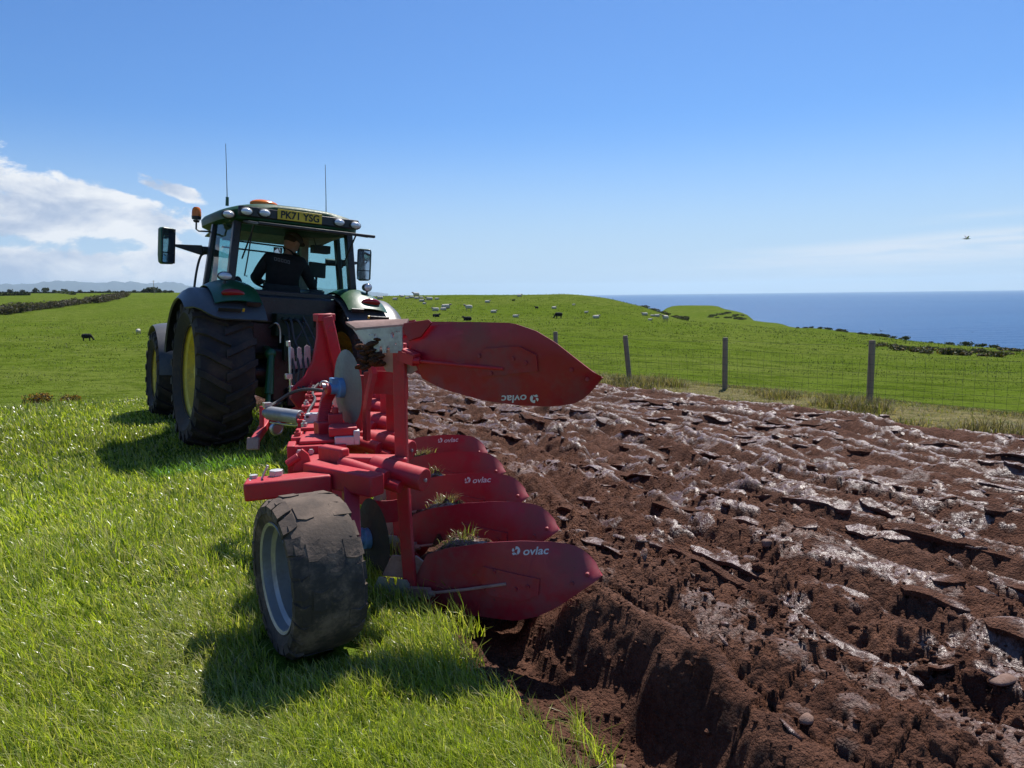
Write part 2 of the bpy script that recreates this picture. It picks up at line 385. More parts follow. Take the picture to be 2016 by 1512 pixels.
        rim = [(edge[i], m+edge[i], m+edge[(i+1) % len(edge)], edge[(i+1) % len(edge)]) for i in range(len(edge))]
        return s.add(np.concatenate([P.reshape(-1, 3), Q.reshape(-1, 3)]), f2+f1+rim)
    def ball(s, c, r, M=None, nu=14, nv=9):
        c = V3(*c); r = V3(*(r if hasattr(r, '__len__') else (r, r, r))); vs = [None]*0; fs = []
        for j in range(nv+1):
            t = PI*j/nv
            for k in range(nu):
                p = 2*PI*k/nu; q = r*V3(math.sin(t)*math.cos(p), math.sin(t)*math.sin(p), math.cos(t))
                if M is not None: q = M@q
                vs.append(c+q)
        for j in range(nv):
            for k in range(nu): fs.append((j*nu+k, (j+1)*nu+k, (j+1)*nu+(k+1) % nu, j*nu+(k+1) % nu))
        return s.add(vs, fs)
    def build(s, name, mat, parent=None, off=None, ang=35, bevel=0.0, flat=False):
        me = bpy.data.meshes.new(name); v = s.v
        if off is not None: v = [(a-off[0], b-off[1], c-off[2]) for a, b, c in v]
        me.from_pydata(v, [], s.f)
        bm = bmesh.new(); bm.from_mesh(me); bmesh.ops.remove_doubles(bm, verts=bm.verts, dist=1e-5)
        bmesh.ops.recalc_face_normals(bm, faces=bm.faces); bm.to_mesh(me); bm.free()
        if not flat: me.shade_smooth(); me.set_sharp_from_angle(angle=R(ang))
        for q in (mat if isinstance(mat, (list, tuple)) else [mat]): me.materials.append(q)
        o = bpy.data.objects.new(name, me); COL.objects.link(o)
        if parent is not None: o.parent = parent
        if bevel:
            b = o.modifiers.new('bevel', 'BEVEL'); b.width = bevel; b.segments = 2; b.limit_method = 'ANGLE'; b.angle_limit = R(40); b.harden_normals = False
        return o
def arc(pts, n=8):
    """Catmull-Rom through pts"""
    P = [V3(*p) for p in pts]; P = [2*P[0]-P[1]]+P+[2*P[-1]-P[-2]]; out = []
    for i in range(1, len(P)-2):
        for k in range(n):
            t = k/n; a, b, c, d = P[i-1:i+3]
            out.append(0.5*((2*b)+(c-a)*t+(2*a-5*b+4*c-d)*t*t+(3*b-a-3*c+d)*t**3))
    out.append(P[-2]); return out
def text_faces(body, size, bold=0.0, res=4):
    """flat outline of a string as (verts xy, faces), left aligned on the baseline"""
    cu = bpy.data.curves.new('lettering', 'FONT'); cu.body = body; cu.size = size; cu.resolution_u = res; cu.offset = bold; cu.fill_mode = 'FRONT'
    ob = bpy.data.objects.new('lettering', cu); COL.objects.link(ob)
    dg = bpy.context.evaluated_depsgraph_get(); me = ob.evaluated_get(dg).to_mesh()
    vs = [(v.co.x, v.co.y) for v in me.vertices]; fs = [tuple(p.vertices) for p in me.polygons]
    ob.evaluated_get(dg).to_mesh_clear(); bpy.data.objects.remove(ob); bpy.data.curves.remove(cu)
    return vs, fs

# ------------------------------------------------------------------ materials
MATS = {}
class NT:
    def __init__(s, name):
        s.m = bpy.data.materials.new(name); s.m.use_nodes = True; s.t = s.m.node_tree; s.t.nodes.clear(); s.N = s.t.nodes; s.L = s.t.links
        s.out = s.n('ShaderNodeOutputMaterial')
    def n(s, t, **kw):
        q = s.N.new(t)
        for k, v in kw.items(): setattr(q, k, v)
        return q
    def put(s, sock, v):
        if v is None: return
        if isinstance(v, bpy.types.NodeSocket): s.L.new(v, sock)
        elif isinstance(v, (tuple, list)) and len(v) == 3 and sock.type == 'RGBA': sock.default_value = (*v, 1)
        else: sock.default_value = v
    def coord(s, kind='Object'): return s.n('ShaderNodeTexCoord').outputs[kind]
    def pos(s): return s.n('ShaderNodeNewGeometry').outputs['Position']
    def noise(s, vec, scale, detail=4, rough=0.55, dist=0.0):
        q = s.n('ShaderNodeTexNoise'); s.put(q.inputs['Vector'], vec); q.inputs['Scale'].default_value = scale
        q.inputs['Detail'].default_value = detail; q.inputs['Roughness'].default_value = rough; q.inputs['Distortion'].default_value = dist
        return q.outputs[0]
    def mapping(s, vec, scale=(1, 1, 1), rot=(0, 0, 0)):
        q = s.n('ShaderNodeMapping'); s.put(q.inputs[0], vec); q.inputs['Scale'].default_value = scale; q.inputs['Rotation'].default_value = rot; return q.outputs[0]
    def rng(s, v, a, b, c=0.0, d=1.0):
        q = s.n('ShaderNodeMapRange'); q.interpolation_type = 'SMOOTHSTEP'; s.put(q.inputs[0], v)
        for i, w in enumerate((a, b, c, d)): q.inputs[i+1].default_value = w
        return q.outputs[0]
    def math(s, op, a, b=None):
        q = s.n('ShaderNodeMath', operation=op); s.put(q.inputs[0], a)
        if b is not None: s.put(q.inputs[1], b)
        return q.outputs[0]
    def mix(s, f, a, b):
        q = s.n('ShaderNodeMix', data_type='RGBA'); s.put(q.inputs[0], f); s.put(q.inputs[6], a); s.put(q.inputs[7], b); return q.outputs[2]
    def attr(s, name, out='Fac'): return s.n('ShaderNodeAttribute', attribute_name=name).outputs[out]
    def bump(s, h, strength=0.3, dist=0.01, normal=None):
        q = s.n('ShaderNodeBump'); s.put(q.inputs['Height'], h); q.inputs['Strength'].default_value = strength; q.inputs['Distance'].default_value = dist
        if normal is not None: s.put(q.inputs['Normal'], normal)
        return q.outputs[0]
    def pbr(s, **kw):
        q = s.n('ShaderNodeBsdfPrincipled')
        for k, v in kw.items(): s.put(q.inputs[k.replace('_', ' ')], v)
        return q
    def done(s, shader):
        s.L.new(shader, s.out.inputs['Surface']); return s.m
def paint(name, col, rough=0.4, metal=0.0, dirt=0.35, dirtcol=(0.16, 0.115, 0.085), scale=5.0, bump=0.04, spec=0.5, coat=0.0):
    t = NT(name); v = t.coord()
    n1 = t.noise(v, scale, 7, 0.62); n2 = t.noise(v, scale*9, 4, 0.6)
    f = t.math('MULTIPLY', t.rng(t.math('ADD', n1, t.math('MULTIPLY', n2, 0.30)), 0.56, 0.86), dirt)
    c0 = t.mix(t.rng(t.noise(v, scale*2.3, 3), 0.3, 0.7, 0, 0.35), col, tuple(q*0.72 for q in col))
    chip = t.math('MULTIPLY', t.rng(t.noise(v, scale*14, 3, 0.7), 0.66, 0.72), min(1.0, dirt*1.3))
    nz = t.n('ShaderNodeSeparateXYZ'); t.put(nz.inputs[0], t.n('ShaderNodeNewGeometry').outputs['Normal'])
    dust_haze = t.math('MULTIPLY', t.math('MULTIPLY', t.rng(nz.outputs[2], 0.25, 0.95), t.rng(n1, 0.30, 0.62, 0.35, 1.0)), dirt*0.75)  # settled dust on upward faces; its colour also paints in haze on lit tops
    f = t.math('MAXIMUM', f, dust_haze)
    c = t.mix(chip, t.mix(f, c0, dirtcol), tuple(q*0.45 for q in dirtcol))
    r = t.math('ADD', t.math('MULTIPLY', f, 0.5), t.rng(n2, 0.3, 0.7, rough-0.06, rough+0.08))
    p = t.pbr(Base_Color=c, Roughness=r, Metallic=metal, Normal=t.bump(n2, bump*4, 0.003))
    p.inputs['Specular IOR Level'].default_value = spec; p.inputs['Coat Weight'].default_value = coat; p.inputs['Coat Roughness'].default_value = 0.15
    return t.done(p.outputs[0])
def simple(name, col, rough=0.5, metal=0.0, emit=None):
    t = NT(name); v = t.coord(); n = t.noise(v, 14, 4)
    p = t.pbr(Base_Color=t.mix(t.rng(n, 0.3, 0.7), col, tuple(q*0.78 for q in col)), Roughness=t.rng(n, 0.2, 0.8, rough-0.05, rough+0.08), Metallic=metal)
    return t.done(p.outputs[0])
def glassy(name, tint, refl=1.0):
    t = NT(name); tr = t.n('ShaderNodeBsdfTransparent'); tr.inputs[0].default_value = (*tint, 1)
    gl = t.n('ShaderNodeBsdfGlossy'); gl.inputs['Roughness'].default_value = 0.02
    fr = t.n('ShaderNodeFresnel'); fr.inputs[0].default_value = 1.5
    n = t.noise(t.coord(), 6, 5); df = t.n('ShaderNodeBsdfDiffuse'); df.inputs[0].default_value = (0.5, 0.45, 0.38, 1)
    m0 = t.n('ShaderNodeMixShader'); t.put(m0.inputs[0], t.rng(n, 0.45, 0.85, 0.005, 0.06)); t.L.new(tr.outputs[0], m0.inputs[1]); t.L.new(df.outputs[0], m0.inputs[2])
    m = t.n('ShaderNodeMixShader'); bf = t.math('SUBTRACT', 1.0, t.n('ShaderNodeNewGeometry').outputs['Backfacing']); t.put(m.inputs[0], t.math('MULTIPLY', t.math('MULTIPLY', fr.outputs[0], refl), bf)); t.L.new(m0.outputs[0], m.inputs[1]); t.L.new(gl.outputs[0], m.inputs[2])
    return t.done(m.outputs[0])
M = MATS
# ------------------------------------------------------------------ land materials
def mat_pasture():
    t = NT('pasture'); p = t.pos()
    a = t.noise(p, 0.035, 5, 0.6); b = t.noise(p, 0.55, 6, 0.68); c = t.noise(p, 5.0, 5, 0.7); e = t.noise(p, 2.2, 4, 0.6)
    f1 = t.mix(t.rng(a, 0.38, 0.62), (0.096, 0.142, 0.016), (0.122, 0.158, 0.028))
    f2 = t.mix(t.rng(b, 0.44, 0.60, 0, 0.9), f1, (0.062, 0.098, 0.008))
    f3 = t.mix(t.rng(c, 0.48, 0.70, 0, 0.6), f2, (0.160, 0.178, 0.050))
    f4 = t.mix(t.rng(e, 0.58, 0.68, 0, 0.65), f3, (0.034, 0.055, 0.008))
    f4 = t.mix(t.attr('dry'), f4, t.mix(t.rng(c, 0.4, 0.7), (0.20, 0.17, 0.085), (0.11, 0.115, 0.04)))
    h = t.math('ADD', t.math('ADD', t.math('MULTIPLY', b, 1.0), t.math('MULTIPLY', c, 0.35)), t.math('MULTIPLY', e, 0.5))
    q = t.pbr(Base_Color=f4, Roughness=0.9, Normal=t.bump(h, 0.9, 0.45)); q.inputs['Specular IOR Level'].default_value = 0.0
    return t.done(q.outputs[0])
def mat_soil():
    t = NT('turned_soil'); p = t.pos(); sm = t.attr('smear')
    a = t.noise(p, 2.2, 5, 0.6); b = t.noise(p, 28, 6, 0.7); c = t.noise(p, 120, 4, 0.7)
    base = t.mix(t.rng(a, 0.3, 0.7), (0.124, 0.054, 0.033), (0.184, 0.090, 0.058))
    base = t.mix(t.rng(b, 0.35, 0.75, 0, 0.75), base, (0.050, 0.022, 0.014))
    base = t.mix(t.rng(t.noise(p, 6.5, 4, 0.6), 0.45, 0.70, 0, 0.55), base, (0.058, 0.028, 0.020))
    base = t.mix(t.math('MULTIPLY', sm, 0.6), base, (0.125, 0.066, 0.049))
    smr = t.math('MULTIPLY', sm, t.rng(t.noise(p, 17, 6, 0.68), 0.36, 0.52))
    rough = t.math('SUBTRACT', 0.93, t.math('MULTIPLY', smr, 0.57))
    vo = t.n('ShaderNodeTexVoronoi', feature='F1'); t.put(vo.inputs['Vector'], p); vo.inputs['Scale'].default_value = 62
    vo2 = t.n('ShaderNodeTexVoronoi', feature='F1'); t.put(vo2.inputs['Vector'], p); vo2.inputs['Scale'].default_value = 130
    h = t.math('ADD', t.math('ADD', t.math('MULTIPLY', b, 0.9), t.math('MULTIPLY', c, 0.35)), t.math('ADD', t.math('MULTIPLY', vo.outputs['Distance'], -0.55), t.math('MULTIPLY', vo2.outputs['Distance'], -0.30)))
    hs = t.math('MULTIPLY', h, t.math('SUBTRACT', 1.0, t.math('MULTIPLY', smr, 0.80)))
    q = t.pbr(Base_Color=base, Roughness=rough, Normal=t.bump(hs, 1.0, 0.030))
    t.put(q.inputs['Specular IOR Level'], t.math('ADD', 0.12, t.math('MULTIPLY', smr, 0.50)))
    return t.done(q.outputs[0])
def mat_blade(name, tr=0.45, rough=0.42, spec=0.5):
    t = NT(name); col = t.attr('tint', 'Color')
    p = t.pbr(Base_Color=col, Roughness=rough); p.inputs['Specular IOR Level'].default_value = spec
    tl = t.n('ShaderNodeBsdfTranslucent'); mul = t.n('ShaderNodeMix', data_type='RGBA', blend_type='MULTIPLY'); mul.inputs[0].default_value = 1
    t.L.new(col, mul.inputs[6]); mul.inputs[7].default_value = (1.35, 1.45, 0.45, 1); t.L.new(mul.outputs[2], tl.inputs[0])
    m = t.n('ShaderNodeMixShader'); m.inputs[0].default_value = tr; t.L.new(p.outputs[0], m.inputs[1]); t.L.new(tl.outputs[0], m.inputs[2])
    return t.done(m.outputs[0])
def mat_sea():
    t = NT('sea_water'); p = t.pos()
    v = t.mapping(p, (1, 1, 1), (0, 0, R(20)))
    w = t.math('ADD', t.noise(t.mapping(v, (0.02, 0.06, 1)), 1.0, 6, 0.6), t.math('MULTIPLY', t.noise(t.mapping(v, (0.0012, 0.004, 1)), 1.0, 3, 0.5), 1.0))
    c = t.mix(t.rng(t.noise(t.mapping(v, (0.0006, 0.0025, 1)), 1.0, 4, 0.55), 0.3, 0.7), (0.016, 0.075, 0.190), (0.022, 0.092, 0.215))
    q = t.pbr(Base_Color=c, Roughness=0.32, IOR=1.33, Normal=t.bump(w, 1.0, 6.0))
    q.inputs['Specular IOR Level'].default_value = 0.14
    return t.done(q.outputs[0])
M['pasture'] = mat_pasture(); M['soil'] = mat_soil(); M['blade'] = mat_blade('grass_blade', 0.50, 0.30, 0.55); M['straw'] = mat_blade('rough_grass_blade', 0.35, 0.55, 0.35)
M['sea'] = mat_sea()
def mat_hill():
    t = NT('far_hill_moor'); n = t.noise(t.pos(), 0.0009, 6, 0.6)
    return t.done(t.pbr(Base_Color=t.mix(t.rng(n, 0.35, 0.65), (0.018, 0.028, 0.020), (0.030, 0.038, 0.024)), Roughness=0.95).outputs[0])
M['hill'] = mat_hill()

# ------------------------------------------------------------------ pasture, sea, hills
def build_pasture():
    az = np.radians(np.unique(np.concatenate([np.arange(-180, -6, 4), np.arange(-6, 74, 0.4), np.arange(74, 181, 4), [180]])))
    r = np.concatenate([np.linspace(0.0, 1.2, 3)[:-1], np.exp(np.linspace(math.log(1.2), math.log(9000), 330))])
    A, Rr = np.meshgrid(az, r, indexing='ij'); X = Rr*np.sin(A); Y = Rr*np.cos(A)
    Z = ground_z(X, Y) - 0.45*soil_mask(X+0.05, Y)*sstep(-0.02, 0.1, soil_u(X+0.07, Y))
    w = X-far_edge(Y); dry = sstep(-0.6, 0.0, w)*(1-sstep(1.6, 3.6, w+(fbm(X*0.8, Y*0.8, 3, 402)-0.5)*2.4))*(Rr < 40)*(Y > -5)
    o = mesh_np('pasture', np.stack([X, Y, Z], 2).reshape(-1, 3), grid_faces(len(az), len(r))[:, ::-1], M['pasture'], True, {'dry': dry.ravel()})
    return tag(o, kind='structure')
build_pasture()
def build_sea():
    n = 96; rr = np.concatenate([np.linspace(60, 600, 6), np.exp(np.linspace(math.log(700), math.log(40000), 22))])
    a = np.linspace(0, 2*PI, n+1); A, Q = np.meshgrid(a, rr, indexing='ij')
    o = mesh_np('sea', np.stack([Q*np.sin(A), Q*np.cos(A), np.full_like(Q, -46.0)], 2).reshape(-1, 3), grid_faces(n+1, len(rr))[:, ::-1], M['sea'])
    return tag(o, kind='structure')
build_sea()
def build_hills():
    az = np.radians(np.linspace(-40, 24, 420)); d = np.linspace(0, 1, 26)
    A, T = np.meshgrid(az, d, indexing='ij'); deg = np.degrees(A)
    top = np.interp(deg, [-40, -12, -4, -1, 2.2, 3.4, 5.0, 6.6, 8.0, 9.5, 11.0, 13.0, 16, 20, 24], [210, 300, 235, 225, 268, 284, 268, 270, 254, 252, 192, 172, 170, 130, 40])
    top = top*2.0+30 + (fbm(deg*1.0, deg*0, 3, 77)-0.5)*40
    ridge = np.sin(np.clip(T, 0, 1)*PI)**0.8
    Q = 25000+9000*T; h = -60 + (top+60)*ridge*(0.80+0.4*fbm(deg*2.2, T*5, 4, 78)*ridge) - 0.0
    h = np.where(ridge > 0.97, np.maximum(h, -60+(top+60)*0.985), h)
    o = mesh_np('hills', np.stack([Q*np.sin(A), Q*np.cos(A), h], 2).reshape(-1, 3), grid_faces(len(az), len(d))[:, ::-1], M['hill'])
    return tag(o, kind='structure')
build_hills()

# ------------------------------------------------------------------ ploughed soil
def build_soil():
    az = np.radians(np.linspace(6, 84, 640)); r = np.exp(np.linspace(math.log(1.25), math.log(27), 860))
    A, Q = np.meshgrid(az, r, indexing='ij'); X = Q*np.sin(A); Y = Q*np.cos(A)
    H, S = soil_height(X, Y); G = ground_z(X, Y)
    Z = G+H
    U = soil_u(X, Y); Vv = far_edge(Y)-X
    keep = (U > -0.45) & (Vv > -0.35)
    f = grid_faces(len(az), len(r))[:, ::-1]; kf = keep.ravel()[f].all(1); f = f[kf]
    used = np.zeros(keep.size, bool); used[f.ravel()] = True; idx = np.cumsum(used)-1
    o = mesh_np('ploughed_soil', np.stack([X, Y, Z], 2).reshape(-1, 3)[used], idx[f], M['soil'], True, {'smear': S.ravel()[used]})
    return tag(o, kind='structure')
build_soil()
def soil_z(x, y):
    x = np.atleast_1d(np.asarray(x, float)); y = np.atleast_1d(np.asarray(y, float)); return ground_z(x, y)+soil_height(x, y)[0]

# ------------------------------------------------------------------ grass
def blades(name, X, Y, Z, L, Wd, lean, dirn, col, mat, curl=None, base_dark=0.55):
    """one bent ribbon of three segments for each root"""
    n = len(X); ax = np.stack([np.cos(dirn), np.sin(dirn)], 1); side = np.stack([-np.sin(dirn), np.cos(dirn)], 1)
    tw = RNG.uniform(-0.9, 0.9, n); side = side*np.cos(tw)[:, None]+ax*np.sin(tw)[:, None]
    vs = np.empty((n, 5, 3)); root = np.stack([X, Y, Z], 1)
    for i, (t, wf) in enumerate(((0, 1.0), (0.5, 0.85))):
        off = ax*(lean*L*t*t)[:, None]; up = L*t*np.sqrt(np.clip(1-(lean*t)**2*0.8, 0.1, 1))
        for j, sg in enumerate((-1, 1)):
            vs[:, 2*i+j, :2] = root[:, :2]+off+side*(sg*Wd*wf/2)[:, None]; vs[:, 2*i+j, 2] = root[:, 2]+up
    off = ax*(lean*L)[:, None]; vs[:, 4, :2] = root[:, :2]+off; vs[:, 4, 2] = root[:, 2]+L*np.sqrt(np.clip(1-lean**2*0.8, 0.08, 1))
    b = np.arange(n)[:, None]*5
    fs = np.concatenate([b+np.array([[0, 1, 3]]), b+np.array([[0, 3, 2]]), b+np.array([[2, 3, 4]])])
    cc = np.repeat(col[:, None, :], 5, 1)
    o = mesh_np(name, vs.reshape(-1, 3), fs, mat, True, {'tint': cc.reshape(-1, 3)})
    return o
def grass_colours(n, x, y, straw=0.16):
    g = np.array([[0.315, 0.365, 0.045], [0.240, 0.305, 0.036], [0.430, 0.445, 0.130], [0.125, 0.180, 0.032]])
    c = g[RNG.choice(4, n, p=[0.4, 0.27, 0.21, 0.12])]
    st = RNG.random(n) < straw*(0.3+1.6*vnoise(x*1.2, y*1.2, 301)); c[st] = np.array([0.46, 0.42, 0.21])*RNG.uniform(0.7, 1.1, (st.sum(), 1))
    return c*RNG.uniform(0.78, 1.2, (n, 1))*(0.8+0.4*vnoise(x*0.8, y*0.8, 302))[:, None]
def build_grass():
    n = 360000
    az = np.radians(np.where(RNG.random(n) < 0.17, RNG.uniform(-34, -9, n), RNG.uniform(-9, 50, n))); r = np.exp(RNG.uniform(math.log(1.15), math.log(15.5), n))
    X = r*np.sin(az); Y = r*np.cos(az)
    ragged = (fbm(X*5, Y*5, 2, 305)-0.5)*0.16
    ok = (soil_u(X, Y) < 0.0+ragged) & ((soil_u(X, Y) < -0.06+ragged) | (RNG.random(n) < 0.5))
    ok |= (soil_u(X, Y) < 0.16) & (fbm(X*4, Y*4, 2, 306) > 0.60) & (RNG.random(n) < 0.35)
    # wheels stand here: flattened sward
    wh = ((np.abs(X-1.08) < 0.20) & (np.abs(Y-3.45) < 0.22))
    lane = (np.abs(X-1.55) < 0.42) & (Y > 8.2)
    ok &= ~wh
    X, Y, r, lane = X[ok], Y[ok], r[ok], lane[ok]; n = len(X)
    Z = ground_z(X, Y)-0.01
    clump = fbm(X*2.4, Y*2.4, 3, 303)
    edge = sstep(-0.45, -0.05, soil_u(X, Y))
    L = (0.045+0.12*clump**1.5)*RNG.uniform(0.55, 1.35, n)*(1+0.55*edge)*np.where(lane, 0.6, 1)
    L *= 1.0
    wind = 2.4+1.3*(vnoise(X*0.9, Y*0.9, 304)-0.5)
    dirn = np.where(RNG.random(n) < 0.55, wind+RNG.normal(0, 0.7, n), RNG.uniform(0, 2*PI, n))
    lean = np.clip(RNG.normal(0.52, 0.26, n), 0.05, 1.0)
    # a trampled, laid-over streak beside the wheel
    laid = np.exp(-((X-(0.62+0.10*np.sin(Y*1.3)))/0.16)**2)*sstep(1.2, 2.0, Y)*(1-sstep(4.2, 5.4, Y))
    lean = np.clip(lean+0.45*laid*RNG.random(n), 0, 1.02)
    Wd = RNG.uniform(0.0035, 0.0068, n)*np.clip(r/3.2, 0.85, 2.8)
    col = grass_colours(n, X, Y)
    col = col*(1-0.25*laid[:, None])+0.25*laid[:, None]*np.array([0.26, 0.27, 0.14])
    o = blades('sward', X, Y, Z, L, Wd, lean, dirn, col, M['blade'])
    tag(o, 'long bright green sward in front of the tractor', 'grass', kind='stuff')
build_grass()
def build_verge():
    n = 90000
    Y = RNG.uniform(1.5, 30, n); w = RNG.random(n)
    X = far_edge(Y)-0.25+w*(2.9+0.08*Y)
    tus = fbm(X*1.1, Y*0.8, 3, 401); keep = RNG.random(n) < (0.25+1.2*sstep(0.42, 0.62, tus)); X, Y, tus = X[keep], Y[keep], tus[keep]; n = len(X)
    r = np.hypot(X, Y); Z = ground_z(X, Y)-0.02
    t2 = sstep(0.46, 0.66, tus)*np.exp(-((X-far_edge(Y)-0.8)/0.8)**2)
    L = (0.07+0.24*t2)*RNG.uniform(0.5, 1.3, n); lean = np.clip(RNG.normal(0.6, 0.25, n), 0.1, 1); dirn = RNG.uniform(0, 2*PI, n)
    Wd = RNG.uniform(0.007, 0.014, n)
    g = grass_colours(n, X, Y, 0.3); st = np.array([0.31, 0.245, 0.15])*RNG.uniform(0.55, 1.2, (n, 1)); f = (RNG.random(n) < 0.74)[:, None]
    dk = (RNG.random(n) < 0.45*sstep(0.48, 0.66, tus))[:, None]
    col = np.where(f, st, g*0.55); col = np.where(dk, col*0.35, col)
    o = blades('rough_verge', X, Y, Z, L, Wd, lean, dirn, col, M['straw'])
    tag(o, 'dry tussocky verge between the ploughing and the wire fence', 'grass', kind='stuff')
build_verge()
def build_tufts():
    """uneven growth over the grazed pasture"""
    n = 90000
    az = np.radians(RNG.uniform(-4, 74, n)); r = np.exp(RNG.uniform(math.log(14.5), math.log(190), n)); X = r*np.sin(az); Y = r*np.cos(az)
    tus = fbm(X*0.45, Y*0.45, 4, 411); ok = (RNG.random(n) < 0.25+sstep(0.45, 0.62, tus)) & (((X > far_edge(Y)+1.8) & (Y < 32)) | (Y >= 32) | (X < 3)) & (ground_z(X, Y) > -30)
    X, Y, r, tus = X[ok], Y[ok], r[ok], tus[ok]; n = len(X); Z = ground_z(X, Y)-0.02
    sc = np.clip(r/26, 0.8, 4.2); L = 0.055*sc*RNG.uniform(0.5, 1.3, n); Wd = 0.018*sc*RNG.uniform(0.6, 1.4, n)
    g = np.array([[0.10, 0.155, 0.014], [0.135, 0.185, 0.022], [0.060, 0.098, 0.010], [0.20, 0.22, 0.07]])[RNG.choice(4, n, p=[.36, .26, .26, .12])]*RNG.uniform(0.7, 1.2, (n, 1))*(1.2-0.8*sstep(0.46, 0.64, tus))[:, None]
    o = blades('pasture_growth', X, Y, Z, L, Wd, np.clip(RNG.normal(0.6, 0.25, n), 0.1, 1), RNG.uniform(0, 6.28, n), g, M['straw'])
    tag(o, 'short uneven growth over the grazed pastures', 'grass', kind='stuff')
build_tufts()
def build_clods():
    """loose crumbs of earth lying on the worked ground"""
    V = []; F = []; nb = 0
    ico = bmesh.new(); bmesh.ops.create_icosphere(ico, subdivisions=2, radius=1); i2 = (np.array([v.co[:] for v in ico.verts]), np.array([[v.index for v in f.verts] for f in ico.faces])); ico.free()
    ico = bmesh.new(); bmesh.ops.create_icosphere(ico, subdivisions=1, radius=1); i1 = (np.array([v.co[:] for v in ico.verts]), np.array([[v.index for v in f.verts] for f in ico.faces])); ico.free()
    for (n, mesh, smin, smax, rmax) in ((900, i2, 0.010, 0.040, 9.0), (9000, i1, 0.005, 0.017, 8.0)):
        az = np.radians(RNG.uniform(12, 78, n*2)); r = np.exp(RNG.uniform(math.log(1.5), math.log(rmax), n*2)); X = r*np.sin(az); Y = r*np.cos(az)
        ok = (soil_u(X, Y) > -0.10) & (far_edge(Y)-X > 0.2) & (RNG.random(n*2) < 0.15+sstep(0.42, 0.62, fbm(X*1.3, Y*1.3, 2, 501))); X, Y = X[ok][:n], Y[ok][:n]
        Z = soil_z(X, Y); s = smin+(smax-smin)*RNG.random(len(X))**2.6
        for x, y, z, q in zip(X, Y, Z, s):
            v = mesh[0]*(1+RNG.normal(0, 0.16, (len(mesh[0]), 1)))*RNG.uniform(0.7, 1.25, 3)*np.array([1, 1, 0.62])*q
            a = RNG.uniform(0, 6.28); c, d = math.cos(a), math.sin(a); v = np.stack([v[:, 0]*c-v[:, 1]*d, v[:, 0]*d+v[:, 1]*c, v[:, 2]], 1)
            V.append(v+np.array([x, y, z+q*0.10])); F.append(mesh[1]+nb); nb += len(v)
    V = np.concatenate(V); o = mesh_np('loose_clods', V, np.concatenate(F), M['soil'], False, {'smear': np.zeros(len(V))})
    tag(o, 'loose crumbs of brown earth lying on the ploughing', 'soil', kind='stuff')
build_clods()
def build_shards():
    """flat broken plates of smeared earth lying along the slices"""
    V = []; F = []; nb = 0; n = 190
    az = np.radians(RNG.uniform(14, 78, n*3)); r = np.exp(RNG.uniform(math.log(1.8), math.log(16), n*3)); X = r*np.sin(az); Y = r*np.cos(az)
    u = soil_u(X, Y); ok = (u > 0.75) & (far_edge(Y)-X > 0.25) & (RNG.random(n*3) < 0.2+sstep(0.45, 0.6, fbm(X*0.8, Y*0.8, 2, 511))); X, Y = X[ok][:n], Y[ok][:n]; Z = soil_z(X, Y)
    for x, y, z in zip(X, Y, Z):
        l = RNG.uniform(0.02, 0.065)*(1+0.05*math.hypot(x, y)); w = l*RNG.uniform(0.25, 0.6); th = RNG.uniform(0.006, 0.014); m = 9
        an = np.sort(RNG.uniform(0, 2*PI, m)); rr = RNG.uniform(0.75, 1.15, m); px = w*rr*np.cos(an); py = l*rr*np.sin(an)
        a = RNG.normal(0.0, 0.35); tx = RNG.normal(0.20, 0.22); ty = RNG.normal(0.10, 0.22)
        qx = px*math.cos(a)-py*math.sin(a); qy = px*math.sin(a)+py*math.cos(a); top = np.stack([x+qx, y+qy, z+th*1.3+qx*tx+qy*ty], 1); bot = top-np.array([0, 0, th]); bot[:, :2] = (bot[:, :2]-[x, y])*0.9+[x, y]
        c = top.mean(0)+np.array([0, 0, 0.002]); V += [top, bot, c[None]]
        for i in range(m): j = (i+1) % m; F += [(nb+i, nb+j, nb+2*m), (nb+i, nb+m+i, nb+j), (nb+j, nb+m+i, nb+m+j)]
        nb += 2*m+1
    V = np.concatenate(V); o = mesh_np('earth_plates', V, np.array(F), M['soil'], False, {'smear': np.ones(len(V))})
    tag(o, 'flat shiny plates of earth lying on the ploughing', 'soil', kind='stuff')
build_shards()
